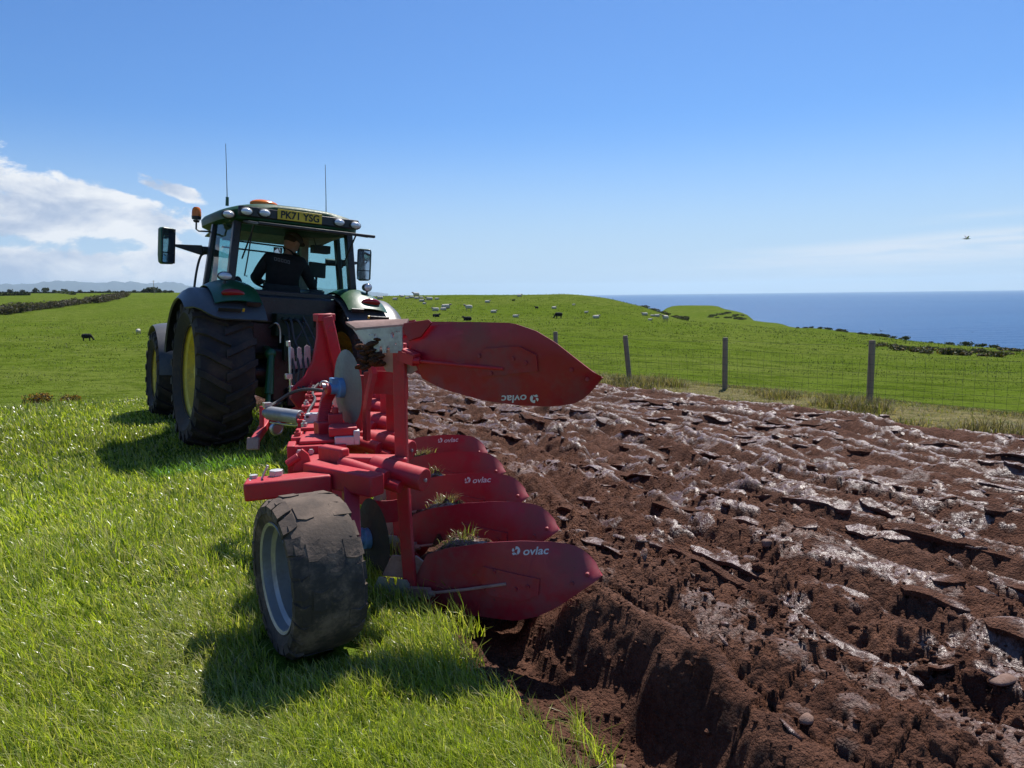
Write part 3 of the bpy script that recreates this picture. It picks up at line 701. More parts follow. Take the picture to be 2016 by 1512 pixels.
def build_slabs():
    """long broken slabs of the turned slices, leaning on one another"""
    V = []; F = []; S = []; nb = 0; W = 0.385
    jobs = []
    for k in range(0, 24):
        y = 0.4+RNG.uniform(0, 0.6)
        while y < 13:
            ln = 0.10+1.15*RNG.random()**1.8; x = float(plough_edge(np.array([y+ln/2]))[0])+0.52+(k+0.55)*W+RNG.normal(0, 0.055); r = math.hypot(x, y)
            if 1.9 < r < 13 and far_edge(np.array([y]))[0]-x > 0.5 and RNG.random() < 0.56 and (k > 0 or y > 4.2): jobs.append((x, y, ln, k, r))
            y += ln*0.8+RNG.uniform(0.0, 0.30)
    for x0, y0, ln, k, r in jobs:
        nu = max(6, int(ln/(0.020+0.004*r))); nv = 7; wd = RNG.uniform(0.035, 0.12); tilt = RNG.normal(-0.24, 0.16); yawn = RNG.normal(0, 0.06); roll_ = RNG.normal(0, 0.05); sd = int(RNG.integers(1e6)); th = RNG.uniform(0.012, 0.034)
        u = np.linspace(0, 1, nu); yy = y0+u*ln
        eL = 0.5*wd*(0.7+0.7*fbm(u*ln*9, u*0, 3, sd)); eR = 0.5*wd*(0.7+0.7*fbm(u*ln*9, u*0+5, 3, sd+1)); tap = np.minimum(1, np.minimum(u, 1-u)*ln/0.03+0.15); eL *= tap; eR *= tap
        v = np.linspace(-1, 1, nv); off = np.where(v[None] < 0, v[None]*eL[:, None], v[None]*eR[:, None])
        base = soil_z(np.full(nu, x0), yy); zb = np.convolve(np.pad(base, 3, mode='edge'), np.ones(7)/7, 'valid') if nu > 4 else base
        X = x0+off*math.cos(tilt)+(yy-y0-ln/2)[:, None]*yawn; Y = np.repeat(yy[:, None], nv, 1)+off*yawn
        nz = (fbm(X*14, Y*14, 3, 700+k)-0.5)*0.030+(fbm(X*5, Y*5, 2, 701+k)-0.5)*0.05
        Z = zb.mean()*0.3+zb[:, None]*0.7+0.010+th*0.4-off*math.sin(tilt)+((u-0.5)*ln*roll_)[:, None]+nz
        top = np.stack([X, Y, Z], 2); bot = top-np.array([0, 0, th])*(0.6+0.8*fbm(X*20, Y*20, 2, 703))[:, :, None]; bot[:, :, 0] += (bot[:, :, 0]-x0)*-0.08
        sm = sstep(0.50, 0.57, fbm(X*6, Y*3, 3, 720+k)+0.10*sstep(2.5, 7.0, r)); P = np.concatenate([top.reshape(-1, 3), bot.reshape(-1, 3)]); n = nu*nv
        g = grid_faces(nu, nv); F.append(g+nb); F.append(g[:, ::-1]+nb+n)
        ed = [i*nv for i in range(nu)]+[(nu-1)*nv+j for j in range(1, nv)]+[i*nv+nv-1 for i in range(nu-2, -1, -1)]+[j for j in range(nv-2, 0, -1)]
        e1 = np.array(ed); e2 = np.roll(e1, -1); F.append(np.stack([e1, e1+n, e2+n, e2], 1)+nb)
        V.append(P); S.append(np.concatenate([sm.ravel(), np.zeros(n)])); nb += 2*n
    o = mesh_np('slice_slabs', np.concatenate(V), np.concatenate(F)[:, ::-1], M['soil'], True, {'smear': np.concatenate(S)}); o.data.set_sharp_from_angle(angle=R(45))
    tag(o, 'broken slabs of turned earth lying along the furrows', 'soil', kind='stuff')
build_slabs()
# ------------------------------------------------------------------ machine materials
M['green'] = paint('green_paint', (0.009, 0.085, 0.028), 0.34, dirt=0.10, coat=0.1)
M['darkgreen'] = paint('dark_green_paint', (0.006, 0.030, 0.014), 0.5, dirt=0.5, dirtcol=(0.03, 0.03, 0.028))  # darker green with near-black mottling, for the valve block
M['roofpaint'] = paint('matt_green_roof_paint', (0.007, 0.062, 0.022), 0.5, dirt=0.04, spec=0.25)
M['yellow'] = paint('yellow_rim_paint', (0.80, 0.60, 0.06), 0.5, dirt=0.55, dirtcol=(0.26, 0.20, 0.13), scale=7)
M['black'] = paint('black_plastic', (0.022, 0.024, 0.028), 0.48, dirt=0.30, dirtcol=(0.12, 0.11, 0.10))
M['navy'] = paint('dark_cab_frame', (0.010, 0.012, 0.018), 0.32, dirt=0.18)
M['fender'] = paint('fender_plastic', (0.060, 0.064, 0.072), 0.34, dirt=0.28, dirtcol=(0.18, 0.16, 0.14))
M['rubber'] = paint('tyre_rubber', (0.028, 0.026, 0.026), 0.72, dirt=0.65, dirtcol=(0.115, 0.080, 0.060), scale=4, bump=0.12, spec=0.3)
M['muddy'] = paint('muddy_tyre_rubber', (0.050, 0.042, 0.037), 0.78, dirt=0.95, dirtcol=(0.20, 0.15, 0.115), scale=7, bump=0.2, spec=0.3)
M['liner'] = simple('cab_lining', (0.45, 0.41, 0.33), 0.8)
M['seatcloth'] = simple('seat_cloth', (0.03, 0.03, 0.032), 0.9)
M['glass'] = glassy('tinted_glass', (0.62, 0.80, 0.80))
M['mirror'] = simple('mirror_glass', (0.55, 0.57, 0.58), 0.04, 1.0)
M['steel'] = paint('bright_steel', (0.60, 0.61, 0.62), 0.34, 1.0, dirt=0.25)
M['zinc'] = paint('galvanised_plate', (0.55, 0.57, 0.60), 0.42, 0.75, dirt=0.45, dirtcol=(0.30, 0.22, 0.18))
M['amber'] = simple('amber_lens', (0.85, 0.20, 0.01), 0.18)
M['redlens'] = simple('red_lens', (0.33, 0.008, 0.012), 0.16)
M['lamp'] = simple('lamp_lens', (0.78, 0.82, 0.86), 0.15, 0.25)
M['plate'] = simple('number_plate_yellow', (0.78, 0.52, 0.03), 0.4)
M['ink'] = simple('black_lettering', (0.010, 0.010, 0.012), 0.5)
M['chain'] = simple('white_paint_dusty', (0.62, 0.62, 0.62), 0.5)

def tyre_profile(R0, r0, w):
    h = w/2
    return [(r0, -h*0.72), (r0+0.03, -h*0.80), ((R0+r0)/2, -h*1.0), (R0-0.075, -h*0.97), (R0-0.03, -h*0.90), (R0-0.008, -h*0.6), (R0, 0), (R0-0.008, h*0.6), (R0-0.03, h*0.90), (R0-0.075, h*0.97), ((R0+r0)/2, h*1.0), (r0+0.03, h*0.80), (r0, h*0.72)]
def lugs(mb, c, R0, w, n, height, wid, sgn=1):
    """chevron bars standing on the tread, one row from each shoulder to past the middle"""
    c = V3(*c)
    def P(x, ang, r): return c+V3(x, -r*math.sin(ang), r*math.cos(ang))
    for side in (-1, 1):
        for k in range(n):
            a0 = 2*PI*(k+(0.5 if side > 0 else 0))/n
            st = [(side*w*0.505, 0.00, 0.070), (side*w*0.36, 0.055, 0.020), (side*w*0.16, 0.145, 0.006), (-side*w*0.04, 0.215, 0.004)]
            vs = []
            for x, da, dr in st:
                a = a0+da*sgn; hw = wid/R0/2
                top = R0-dr+height; bot = R0-dr-0.05
                vs += [P(x, a-hw*1.25, bot), P(x, a-hw*0.85, top), P(x, a+hw*0.85, top), P(x, a+hw*1.25, bot)]
            fs = [(0, 3, 2, 1), (12, 13, 14, 15)]
            for i in range(3):
                for j in range(4): fs.append((4*i+j, 4*i+(j+1) % 4, 4*i+4+(j+1) % 4, 4*i+4+j))
            mb.add(vs, fs)
def ag_wheel(name, parent, cx, cy, cz, R0, rr, w, side, nl):
    """hub with tyre and rim under it; side -1 = left (outer face towards -X)"""
    hub = MB(); o = side*w*0.10
    hub.cyl((cx+o-side*0.10, cy, cz), (cx+o+side*0.06, cy, cz), rr*0.33, rr*0.30, 24)
    hub.cyl((cx+o+side*0.06, cy, cz), (cx+o+side*0.12, cy, cz), rr*0.17, rr*0.14, 16)
    for k in range(8):
        a = 2*PI*k/8; p = (cx+o+side*0.055, cy+rr*0.25*math.cos(a), cz+rr*0.25*math.sin(a)); hub.cyl(p, (p[0]+side*0.035, p[1], p[2]), 0.017, n=6)
    h = hub.build(name, M['yellow'], parent)
    t = MB(); t.lathe(tyre_profile(R0-0.045, rr*0.97, w), (cx, cy, cz), n=72); lugs(t, (cx, cy, cz), R0-0.045, w, nl, 0.045, 0.085)
    t.build('tyre', M['rubber'], h, ang=30)
    r = MB(); q = side
    prof = [(rr*0.99, q*w*0.385), (rr*1.02, q*w*0.365), (rr*0.985, q*w*0.33), (rr*0.90, q*w*0.29), (rr*0.86, q*w*0.12), (rr*0.80, q*w*0.06), (rr*0.60, q*w*0.09), (rr*0.34, q*w*0.02), (rr*0.10, q*w*0.02), (rr*0.10, -q*w*0.1), (rr*0.80, -q*w*0.02), (rr*0.9, -q*w*0.3), (rr*0.99, -q*w*0.385)]
    r.lathe(prof, (cx, cy, cz), n=64); r.build('rim', M['yellow'], h, ang=40)
    return h

# ------------------------------------------------------------------ tractor (local: +Y ahead, origin on the ground under the rear axle)
def build_tractor():
    T = empty('tractor', (2.72, 9.25, -0.055), (0, R(4.5), 0))
    tag(T, 'green tractor with yellow wheel rims pulling the red plough', 'tractor')
    for s in (-1, 1):
        ag_wheel('rear_wheel', T, s*0.885, 0, 0.80, 0.86, 0.535, 0.62, s, 21)
        ag_wheel('front_wheel', T, s*0.90, 2.72, 0.575, 0.635, 0.385, 0.47, s, 17)
        # rear mudguard: curved shell over the wheel with a rounded outer corner
        nu, nv = 26, 14; P = np.zeros((nu, nv, 3)); Rf = 0.955
        for j in range(nv):
            v = j/(nv-1); x = s*(0.47+0.80*v); e = 49-20*max(0, (v-0.55)/0.45)**2.2; drop = 0.13*max(0, (v-0.80)/0.20)**2
            for i in range(nu):
                a = R(-e+(e+78)*i/(nu-1)); rr = Rf-drop+0.0
                P[i, j] = (x, rr*math.sin(a), 0.80+rr*math.cos(a))
        f = MB(); f.shell(P if s > 0 else P[:, ::-1], 0.022); fo = f.build('rear_fender', M['fender'], T, ang=50)
        # painted hump carrying the tail light
        nu, nv = 16, 14; P = np.zeros((nu, nv, 3))
        for j in range(nv):
            v = j/(nv-1); x = s*(0.50+0.50*v)
            for i in range(nu):
                u = i/(nu-1); a = R(-37+75*u); lift = 0.03+0.085*(math.sin(PI*min(1, v*1.0+0.04))**0.6)*math.sin(PI*min(1, 0.12+u))**0.5
                P[i, j] = (x, (Rf+lift)*math.sin(a), 0.80+(Rf+lift)*math.cos(a))
        g = MB(); g.shell(P if s > 0 else P[:, ::-1], 0.01); g.build('fender_cover', M['green'], fo, ang=50)
        a = R(-31); Mr = rotm('X', -a*0.65)
        def onf(x, ang, rad): return (x, rad*math.sin(R(ang)), 0.80+rad*math.cos(R(ang)))
        t = MB(); t.ball(onf(s*0.80, -30.5, 1.045), (0.125, 0.035, 0.052), Mr, 20, 10); t.build('tail_light', M['redlens'], fo)
        t = MB(); t.box(onf(s*0.60, -38, 1.012), (0.15, 0.02, 0.045), rotm('X', R(25))); t.build('grille_slot', M['navy'], fo)
        t = MB(); t.box(onf(s*0.86, -43, 0.985), (0.24, 0.012, 0.05), rotm('X', R(40))); t.build('marker_plate', M['black'], fo)
        t = MB(); t.box(onf(s*0.72, -43, 0.992), (0.022, 0.012, 0.04), rotm('X', R(40))); t.build('reflector', M['plate'], fo)
        # work lamp on the mudguard
        t = MB(); c = (s*0.84, -0.30, 1.89)
        if s < 0: t.ball(c, (0.082, 0.055, 0.052), None, 18, 10)
        else: t.cyl((c[0], c[1]-0.03, c[2]), (c[0], c[1]+0.06, c[2]), 0.052, 0.045, 16)
        t.cyl((c[0], c[1], c[2]-0.14), (c[0], c[1], c[2]-0.03), 0.014, n=8); lo = t.build('fender_lamp', M['black'], fo)
        t = MB(); t.ball((c[0], c[1]-0.030, c[2]), (0.072, 0.034, 0.042) if s < 0 else (0.046, 0.014, 0.046), None, 16, 8); t.build('lamp_lens', M['lamp'], fo)
        # front mudguard
        nu, nv = 18, 6; P = np.zeros((nu, nv, 3)); Rg = 0.72
        for j in range(nv):
            v = j/(nv-1); x = s*(0.65+0.48*v)
            for i in range(nu):
                a = R(-88+128*i/(nu-1)); rr = Rg-0.04*max(0, v-0.7)/0.3; P[i, j] = (x, 2.72+rr*math.sin(a), 0.575+rr*math.cos(a))
        f = MB(); f.shell(P if s > 0 else P[:, ::-1], 0.014); f.build('front_fender', M['fender'], T, ang=50)
        # mirror
        cx, cy, cz = s*1.26, 0.86, 2.25; ca_, sa_ = math.cos(R(26)), math.sin(R(26)); mx = V3(ca_, -s*(-1)*0+(-sa_ if s > 0 else sa_), 0); mn = V3((sa_ if s > 0 else -sa_), ca_, 0); Mm = np.stack([mx, mn, V3(0, 0, 1)], 1)
        def mp(dx, dy, dz): return tuple(V3(cx, cy, cz)+mx*dx+mn*dy+V3(0, 0, dz))
        m = MB(); m.prism([(-0.085, -0.20), (-0.06, -0.225), (0.075, -0.215), (0.095, -0.19), (0.095, 0.19), (0.07, 0.215), (-0.075, 0.215), (-0.095, 0.19), (-0.095, -0.12)], (cx, cy, cz), mx, (0, 0, 1), mn, 0.085)
        mo = m.build('mirror', M['green'], T, bevel=0.018)
        g = MB(); g.box(mp(0, -0.0445, 0.055), (0.155, 0.006, 0.265), Mm); g.build('mirror_glass', M['mirror'], mo)
        g = MB(); g.box(mp(0, -0.0445, -0.145), (0.155, 0.006, 0.11), Mm); g.build('wide_mirror_glass', M['mirror'], mo)
        g = MB(); g.box(mp(0, -0.043, 0), (0.176, 0.004, 0.41), Mm); g.build('mirror_surround', M['black'], mo)
        g = MB(); x0, x1 = s*1.165, s*0.72
        g.add([(x0, cy-0.012, cz+0.028), (x0, cy+0.012, cz+0.028), (x0, cy+0.012, cz-0.002), (x0, cy-0.012, cz-0.002), (s*0.86, cy-0.03, cz+0.045), (s*0.86, cy+0.03, cz+0.045), (s*0.86, cy+0.03, cz-0.075), (s*0.86, cy-0.03, cz-0.075)],
              [(0, 1, 2, 3), (7, 6, 5, 4), (0, 4, 5, 1), (1, 5, 6, 2), (2, 6, 7, 3), (3, 7, 4, 0)])
        g.cyl((s*0.86, cy, cz-0.01), (x1, cy+0.03, cz-0.01), 0.045, 0.05, 12); g.build('mirror_arm', M['black'], mo, bevel=0.006)
    # ---- body under the cab
    b = MB(); b.box((0, 0.10, 0.80), (0.62, 0.95, 0.62)); b.cyl((-0.75, 0, 0.80), (0.75, 0, 0.80), 0.17, n=24)
    b.box((0, 1.1, 0.78), (0.50, 1.6, 0.60)); b.build('transmission_housing', M['navy'], T, bevel=0.03)
    b = MB(); b.box((0, 0.55, 1.33), (1.02, 1.5, 0.62)); b.box((0, -0.05, 1.55), (0.98, 0.34, 0.34)); b.build('cab_floor', M['navy'], T, bevel=0.03)
    b = MB(); b.cyl((-0.62, 2.72, 0.56), (0.62, 2.72, 0.56), 0.12, n=16); b.box((0, 2.5, 0.78), (0.5, 1.6, 0.36)); b.build('front_axle', M['green'], T, bevel=0.02)
    P = np.zeros((12, 15, 3))
    for i in range(12):
        y = 1.25+2.15*i/11; w = 0.40-0.07*(i/11)**2; zt = 1.78-0.22*(i/11)**1.6
        for j in range(15):
            a = -PI/2+PI*j/14; P[i, j] = (w*np.sign(math.sin(a))*abs(math.sin(a))**0.5, y, 0.95+(zt-0.95)*abs(math.cos(a))**0.38)
    b = MB(); b.shell(P[:, ::-1], 0.01); b.build('bonnet', M['green'], T, ang=50)
    b = MB(); b.box((0, 3.38, 1.22), (0.64, 0.06, 0.56)); b.build('front_grille', M['black'], T, bevel=0.02)
    b = MB(); b.box((0, 3.30, 0.80), (0.70, 0.36, 0.34)); b.build('front_weight', M['green'], T, bevel=0.03)
    # ---- rear linkage and hydraulics
    b = MB()
    for k in range(4):
        b.cyl((-0.20+0.072*k, -0.44, 1.44), (-0.20+0.072*k, -0.32, 1.46), 0.026, n=10)
    b.box((-0.06, -0.28, 1.38), (0.44, 0.22, 0.26)); b.box((-0.02, -0.32, 1.12), (0.36, 0.26, 0.30)); b.cyl((0.16, -0.34, 1.42), (0.16, -0.22, 1.46), 0.06, n=12)
    b.build('spool_valve_block', M['darkgreen'], T, bevel=0.008)
    rg = random.Random(5)
    for k in range(6):
        b = MB(); x = -0.20+0.072*(k % 4); x2 = x+rg.uniform(-0.10, 0.16); dz = rg.uniform(-0.10, 0.08)
        b.tube(arc([(x, -0.44, 1.44), (x+rg.uniform(-.05, .05), -0.58, 1.40+dz), (x2, -0.66, 1.16+dz), (x2*0.6+0.02, -0.95, 0.92+dz*0.5), (x*0.4-0.1, -1.5, 0.92)], 7), 0.012, 8); b.build('hydraulic_hose', M['black'], T)
    b = MB(); b.tube(arc([(-0.36, -0.38, 1.34), (-0.31, -0.46, 1.40), (-0.26, -0.46, 1.34), (-0.25, -0.46, 1.18)], 6), 0.011, 8); b.build('coupling_handle', M['steel'], T)
    for s in (-1, 1):
        b = MB(); b.bar((s*0.33, -0.18, 1.08), (s*0.40, -0.62, 1.06), 0.07, 0.10); b.ball((s*0.40, -0.62, 1.06), 0.062, None, 12, 8); b.build('lift_arm', M['green'], T, bevel=0.012)
        b = MB(); b.cyl((s*0.40, -0.64, 1.05), (s*0.44, -0.74, 0.62), 0.038, 0.050, 12); b.cyl((s*0.44, -0.74, 0.62), (s*0.46, -0.80, 0.40), 0.026, 0.026, 10); b.build('lift_rod', M['green'], T)
        b = MB(); b.bar((s*0.28, -0.10, 0.50), (s*0.46, -1.18, 0.42), 0.045, 0.11); b.ball((s*0.46, -1.20, 0.42), 0.07, None, 12, 8); b.build('lower_link', M['black'], T, bevel=0.01)
    b = MB(); b.cyl((0.02, -0.30, 1.02), (0.03, -1.30, 1.16), 0.030, n=12); b.cyl((0.02, -0.60, 1.06), (0.03, -1.0, 1.12), 0.046, n=12); b.build('top_link', M['steel'], T)
    b = MB(); b.cyl((0, -0.36, 0.78), (0, -0.52, 0.78), 0.12, 0.10, 16); b.box((0, -0.40, 0.55), (0.30, 0.12, 0.20)); b.build('drawbar_frame', M['navy'], T, bevel=0.01)
    # ---- cab
    zb, zt = 1.74, 2.56
    pil = {'rl': ((-0.74, -0.10), (-0.66, -0.05)), 'bl': ((-0.86, 0.62), (-0.76, 0.62)), 'fl': ((-0.60, 1.42), (-0.58, 1.34))}
    c = MB()
    for key, (p0, p1) in pil.items():
        for s in (1, -1):
            w = 0.085 if key == 'rl' else (0.06 if key == 'bl' else 0.07)
            z0 = 1.30 if key != 'bl' else 1.2
            c.bar((p0[0]*s, p0[1], z0 if key == 'rl' else z0), (p0[0]*s, p0[1], zb), w, 0.10, (0, 1, 0)); c.bar((p0[0]*s, p0[1], zb-0.002), (p1[0]*s, p1[1], zt+0.02), w, 0.10, (0, 1, 0))
    c.bar((-0.72, -0.10, zb-0.03), (0.72, -0.10, zb-0.03), 0.10, 0.13); c.bar((-0.60, 1.42, 1.45), (0.60, 1.42, 1.45), 0.09, 0.10)
    for s in (-1, 1): c.bar((s*0.80, -0.06, zb-0.10), (s*0.86, 0.62, zb-0.22), 0.05, 0.10); c.bar((s*0.85, 0.62, 1.30), (s*0.60, 1.42, 1.30), 0.05, 0.10)
    c.bar((-0.66, -0.045, zt-0.01), (0.66, -0.045, zt-0.01), 0.08, 0.07)
    cab = c.build('cab_frame', M['navy'], T, bevel=0.012)
    # inner post of the cab on the right and lining
    c = MB(); c.bar((0.46, 0.95, 1.45), (0.44, 0.95, zt+0.02), 0.105, 0.08, (0, 1, 0)); c.build('inner_post', M['liner'], T, bevel=0.015)
    P = np.zeros((10, 10, 3))
    for i in range(10):
        for j in range(10):
            x = -0.74+1.48*j/9; y = -0.02+1.32*i/9; P[i, j] = (x, y, 2.545+0.07*math.sin(PI*i/9)*math.sin(PI*j/9)-0.09*(i/9)**2)
    c = MB(); c.shell(P, 0.012); c.build('headlining', M['liner'], T)
    # panes: thin solid glass
    def pane(name, q, th=0.006):
        q = [V3(*p) for p in q]; n = nrm(np.cross(q[1]-q[0], q[2]-q[0]))*th
        m = MB(); m.add([*q, *[p+n for p in q]], [(3, 2, 1, 0), (4, 5, 6, 7), (0, 1, 5, 4), (1, 2, 6, 5), (2, 3, 7, 6), (3, 0, 4, 7)]); return m.build(name, M['glass'], T, flat=True)
    for s in (-1, 1):
        pane('rear_side_window', [(s*0.79, -0.06, zb-0.04), (s*0.865, 0.58, zb-0.16), (s*0.765, 0.60, zt), (s*0.70, -0.03, zt)])
        pane('door_window', [(s*0.865, 0.66, 1.36), (s*0.625, 1.40, 1.36), (s*0.60, 1.34, zt), (s*0.765, 0.64, zt)])
    pane('windscreen', [(-0.56, 1.43, 1.52), (0.56, 1.43, 1.52), (0.545, 1.36, zt), (-0.545, 1.36, zt)])
    # raised rear window hinged under the roof
    c = MB(); A = [(-0.62, -0.12, 2.545), (0.62, -0.12, 2.545), (0.60, -0.80, 2.455), (-0.60, -0.80, 2.455)]
    wo = pane('raised_rear_window', A)
    c.bar((-0.63, -0.805, 2.455), (0.70, -0.805, 2.455), 0.05, 0.03); c.bar((0.61, -0.14, 2.535), (0.61, -0.80, 2.450), 0.03, 0.03); c.bar((-0.61, -0.14, 2.535), (-0.61, -0.80, 2.450), 0.03, 0.03)
    c.build('window_edge', M['black'], wo, bevel=0.006)
    for s in (-1, 1):
        c = MB(); c.cyl((s*0.60, -0.06, 2.12), (s*0.585, -0.52, 2.485), 0.010, n=8); c.build('gas_strut', M['black'], wo)
    # ---- roof
    zs = [(2.53, 0.0), (2.555, 0.05), (2.665, 0.06), (2.70, 0.03), (2.725, -0.08), (2.735, -0.30)]
    outl = []
    def roof_ring(z, g):
        pts = []
        for k in range(64):
            a = 2*PI*k/64; cx, sy = math.cos(a), math.sin(a); e = 0.42
            x = (0.765+g)*np.sign(cx)*abs(cx)**e; y = (0.86+g)*np.sign(sy)*abs(sy)**e
            bul = 0.0
            pts.append((x, 0.64+y, z + 0.045*(1-(x/0.8)**2)*(1 if z > 2.6 else 0) - 0.07*max(0, abs(x)-0.35)**1.2*(1 if z > 2.6 else 0)))
        return pts
    c = MB(); rings = [roof_ring(z, g) for z, g in zs]; vs = [p for r in rings for p in r]; fs = []
    for i in range(len(rings)-1):
        for k in range(64): fs.append((i*64+k, i*64+(k+1) % 64, (i+1)*64+(k+1) % 64, (i+1)*64+k))
    fs += [tuple(range(63, -1, -1)), tuple(range((len(rings)-1)*64, len(rings)*64))]
    c.add(vs, fs); roof = c.build('roof', M['roofpaint'], T, ang=45)
    c = MB(); c.box((0.0, -0.272, 2.632), (1.42, 0.03, 0.115)); c.build('lamp_panel', M['navy'], roof, bevel=0.02)
    for x, z in ((-0.79, 2.585), (-0.625, 2.625), (-0.425, 2.632), (0.455, 2.632), (0.66, 2.622)):
        y = -0.285 if abs(x) < 0.7 else -0.16
        c = MB(); c.ball((x, y, z), (0.078, 0.04, 0.050), None, 18, 8); c.build('lamp_housing', M['black'], roof)
        c = MB(); c.ball((x, y-0.016, z), (0.064, 0.034, 0.040), None, 18, 8); c.build('work_light', M['lamp'], roof)
    c = MB(); c.box((-0.02, -0.300, 2.642), (0.52, 0.012, 0.115)); pl = c.build('number_plate', M['plate'], T, bevel=0.003)
    vs, fs = text_faces('PK71 YSG', 0.118, 0.0034); w = max(v[0] for v in vs); k = 0.455/w
    c = MB(); c.add([(-0.02-0.228+v[0]*k, -0.3085, 2.603+v[1]*0.96) for v in vs], fs); c.build('lettering', M['ink'], pl, flat=True)
    # beacon on its bracket, low amber dome on the roof, whip aerials
    c = MB(); c.tube([(-0.78, 0.72, 2.46), (-0.93, 0.70, 2.45), (-0.96, 0.70, 2.47), (-0.96, 0.70, 2.56)], 0.011, 8); c.cyl((-0.96, 0.70, 2.55), (-0.96, 0.70, 2.575), 0.03, 0.04, 14); c.lathe([(0.0, 0.565-0.005), (0.052, 0.565), (0.056, 0.60), (0.05, 0.605)], (-0.96, 0.70, 2.02), 'Z', 20)
    be = c.build('beacon', M['black'], T)
    c = MB(); c.lathe([(0.055, 0.0), (0.054, 0.05), (0.048, 0.085), (0.030, 0.108), (0.0, 0.114)], (-0.96, 0.70, 2.622), 'Z', 20); c.build('beacon_lens', M['amber'], be)
    c = MB(); c.ball((-0.30, 0.20, 2.795), (0.17, 0.09, 0.058), None, 20, 10); c.build('roof_beacon', M['amber'], T)
    for x, zt2 in ((-0.70, 3.45), (0.50, 3.40)):
        c = MB(); c.cyl((x, 0.30, 2.74), (x, 0.30, 2.84 if x < 0 else 2.79), 0.02, 0.018, 10); an = c.build('aerial', M['green'] if x < 0 else M['black'], T)
        c = MB(); c.tube([(x, 0.30, 2.78), (x-0.01, 0.30, 3.0), (x-0.035, 0.30, zt2)], [0.006, 0.0045, 0.003], 6); c.build('whip', M['black'], an)
    # grab rail, wiper, steps, exhaust
    c = MB(); c.tube(arc([(-0.93, 0.95, 1.62), (-0.90, 0.95, 1.95), (-0.85, 0.95, 2.17), (-0.77, 0.95, 2.21), (-0.70, 0.97, 2.205)], 6), 0.014, 8); c.build('grab_rail', M['black'], T)
    c = MB(); c.tube([(-0.50, -0.10, 2.50), (-0.55, -0.11, 2.12), (-0.58, -0.11, 1.92), (-0.55, -0.11, 1.92)], 0.008, 6); c.build('rear_wiper', M['black'], T)
    for k, z in enumerate((0.55, 0.85, 1.15)):
        c = MB(); c.box((-0.80+0.03*k, 1.12, z), (0.34, 0.30, 0.04)); c.build('step', M['black'], T, bevel=0.008)
    c = MB(); c.box((-0.60, 1.25, 0.80), (0.30, 0.9, 0.45)); c.build('fuel_tank', M['black'], T, bevel=0.05)
    c = MB(); c.cyl((0.60, 1.58, 1.30), (0.60, 1.58, 2.30), 0.075, n=16); c.tube(arc([(0.60, 1.58, 2.28), (0.60, 1.60, 2.48), (0.60, 1.68, 2.58)], 5), 0.05, 12); c.build('exhaust_stack', M['black'], T)
    # seat, wheel, console
    c = MB(); c.box((0.0, 0.50, 1.62), (0.50, 0.48, 0.13)); c.build('seat', M['seatcloth'], T, bevel=0.04)
    c = MB(); c.box((-0.01, 0.34, 1.74), (0.44, 0.10, 0.26), rotm('X', R(6))); c.build('seat_backrest', M['seatcloth'], T, bevel=0.04)
    c = MB(); c.lathe([(0.19+0.014*math.cos(a), 0.014*math.sin(a)) for a in np.linspace(0, 2*PI, 9)[:-1]], (0, 0, 0), 'Z', 28, True); c.v = [tuple(rotm('X', R(38))@V3(*v)+V3(-0.02, 1.02, 1.95)) for v in c.v]; c.cyl((-0.02, 1.06, 1.90), (-0.02, 1.22, 1.55), 0.03, n=10); c.build('steering_wheel', M['black'], T)
    c = MB(); c.box((0.43, 0.62, 1.72), (0.20, 0.62, 0.24)); c.build('armrest_console', M['black'], T, bevel=0.03)
    c = MB(); c.box((0.60, 0.86, 2.12), (0.26, 0.05, 0.20), rotm('Z', R(20))); c.bar((0.60, 0.88, 2.04), (0.60, 0.90, 1.70), 0.03, 0.03, (0, 1, 0)); c.build('display_screen', M['black'], T, bevel=0.01)
    c = MB(); c.box((0.58, 0.70, 2.38), (0.22, 0.16, 0.10)); c.tube(arc([(0.42, 0.5, 2.50), (0.46, 0.5, 2.40), (0.56, 0.55, 2.41)], 6), 0.008, 6); c.build('radio_console', M['black'], T, bevel=0.01)
    c = MB(); c.ball((-0.56, 0.30, 1.84), (0.06, 0.05, 0.09)); c.build('control_knob', M['black'], T)
    c = MB(); c.box((0.20, 1.30, 2.32), (0.12, 0.02, 0.17)); c.build('cab_mirror', M['mirror'], T, bevel=0.01)
    c = MB()
    for z in (2.44, 2.34): c.bar((-0.52, 1.33, z), (0.40, 1.33, z-0.02), 0.02, 0.02)
    c.build('sun_blind_rail', M['black'], T)
    return T
TRACTOR = build_tractor()

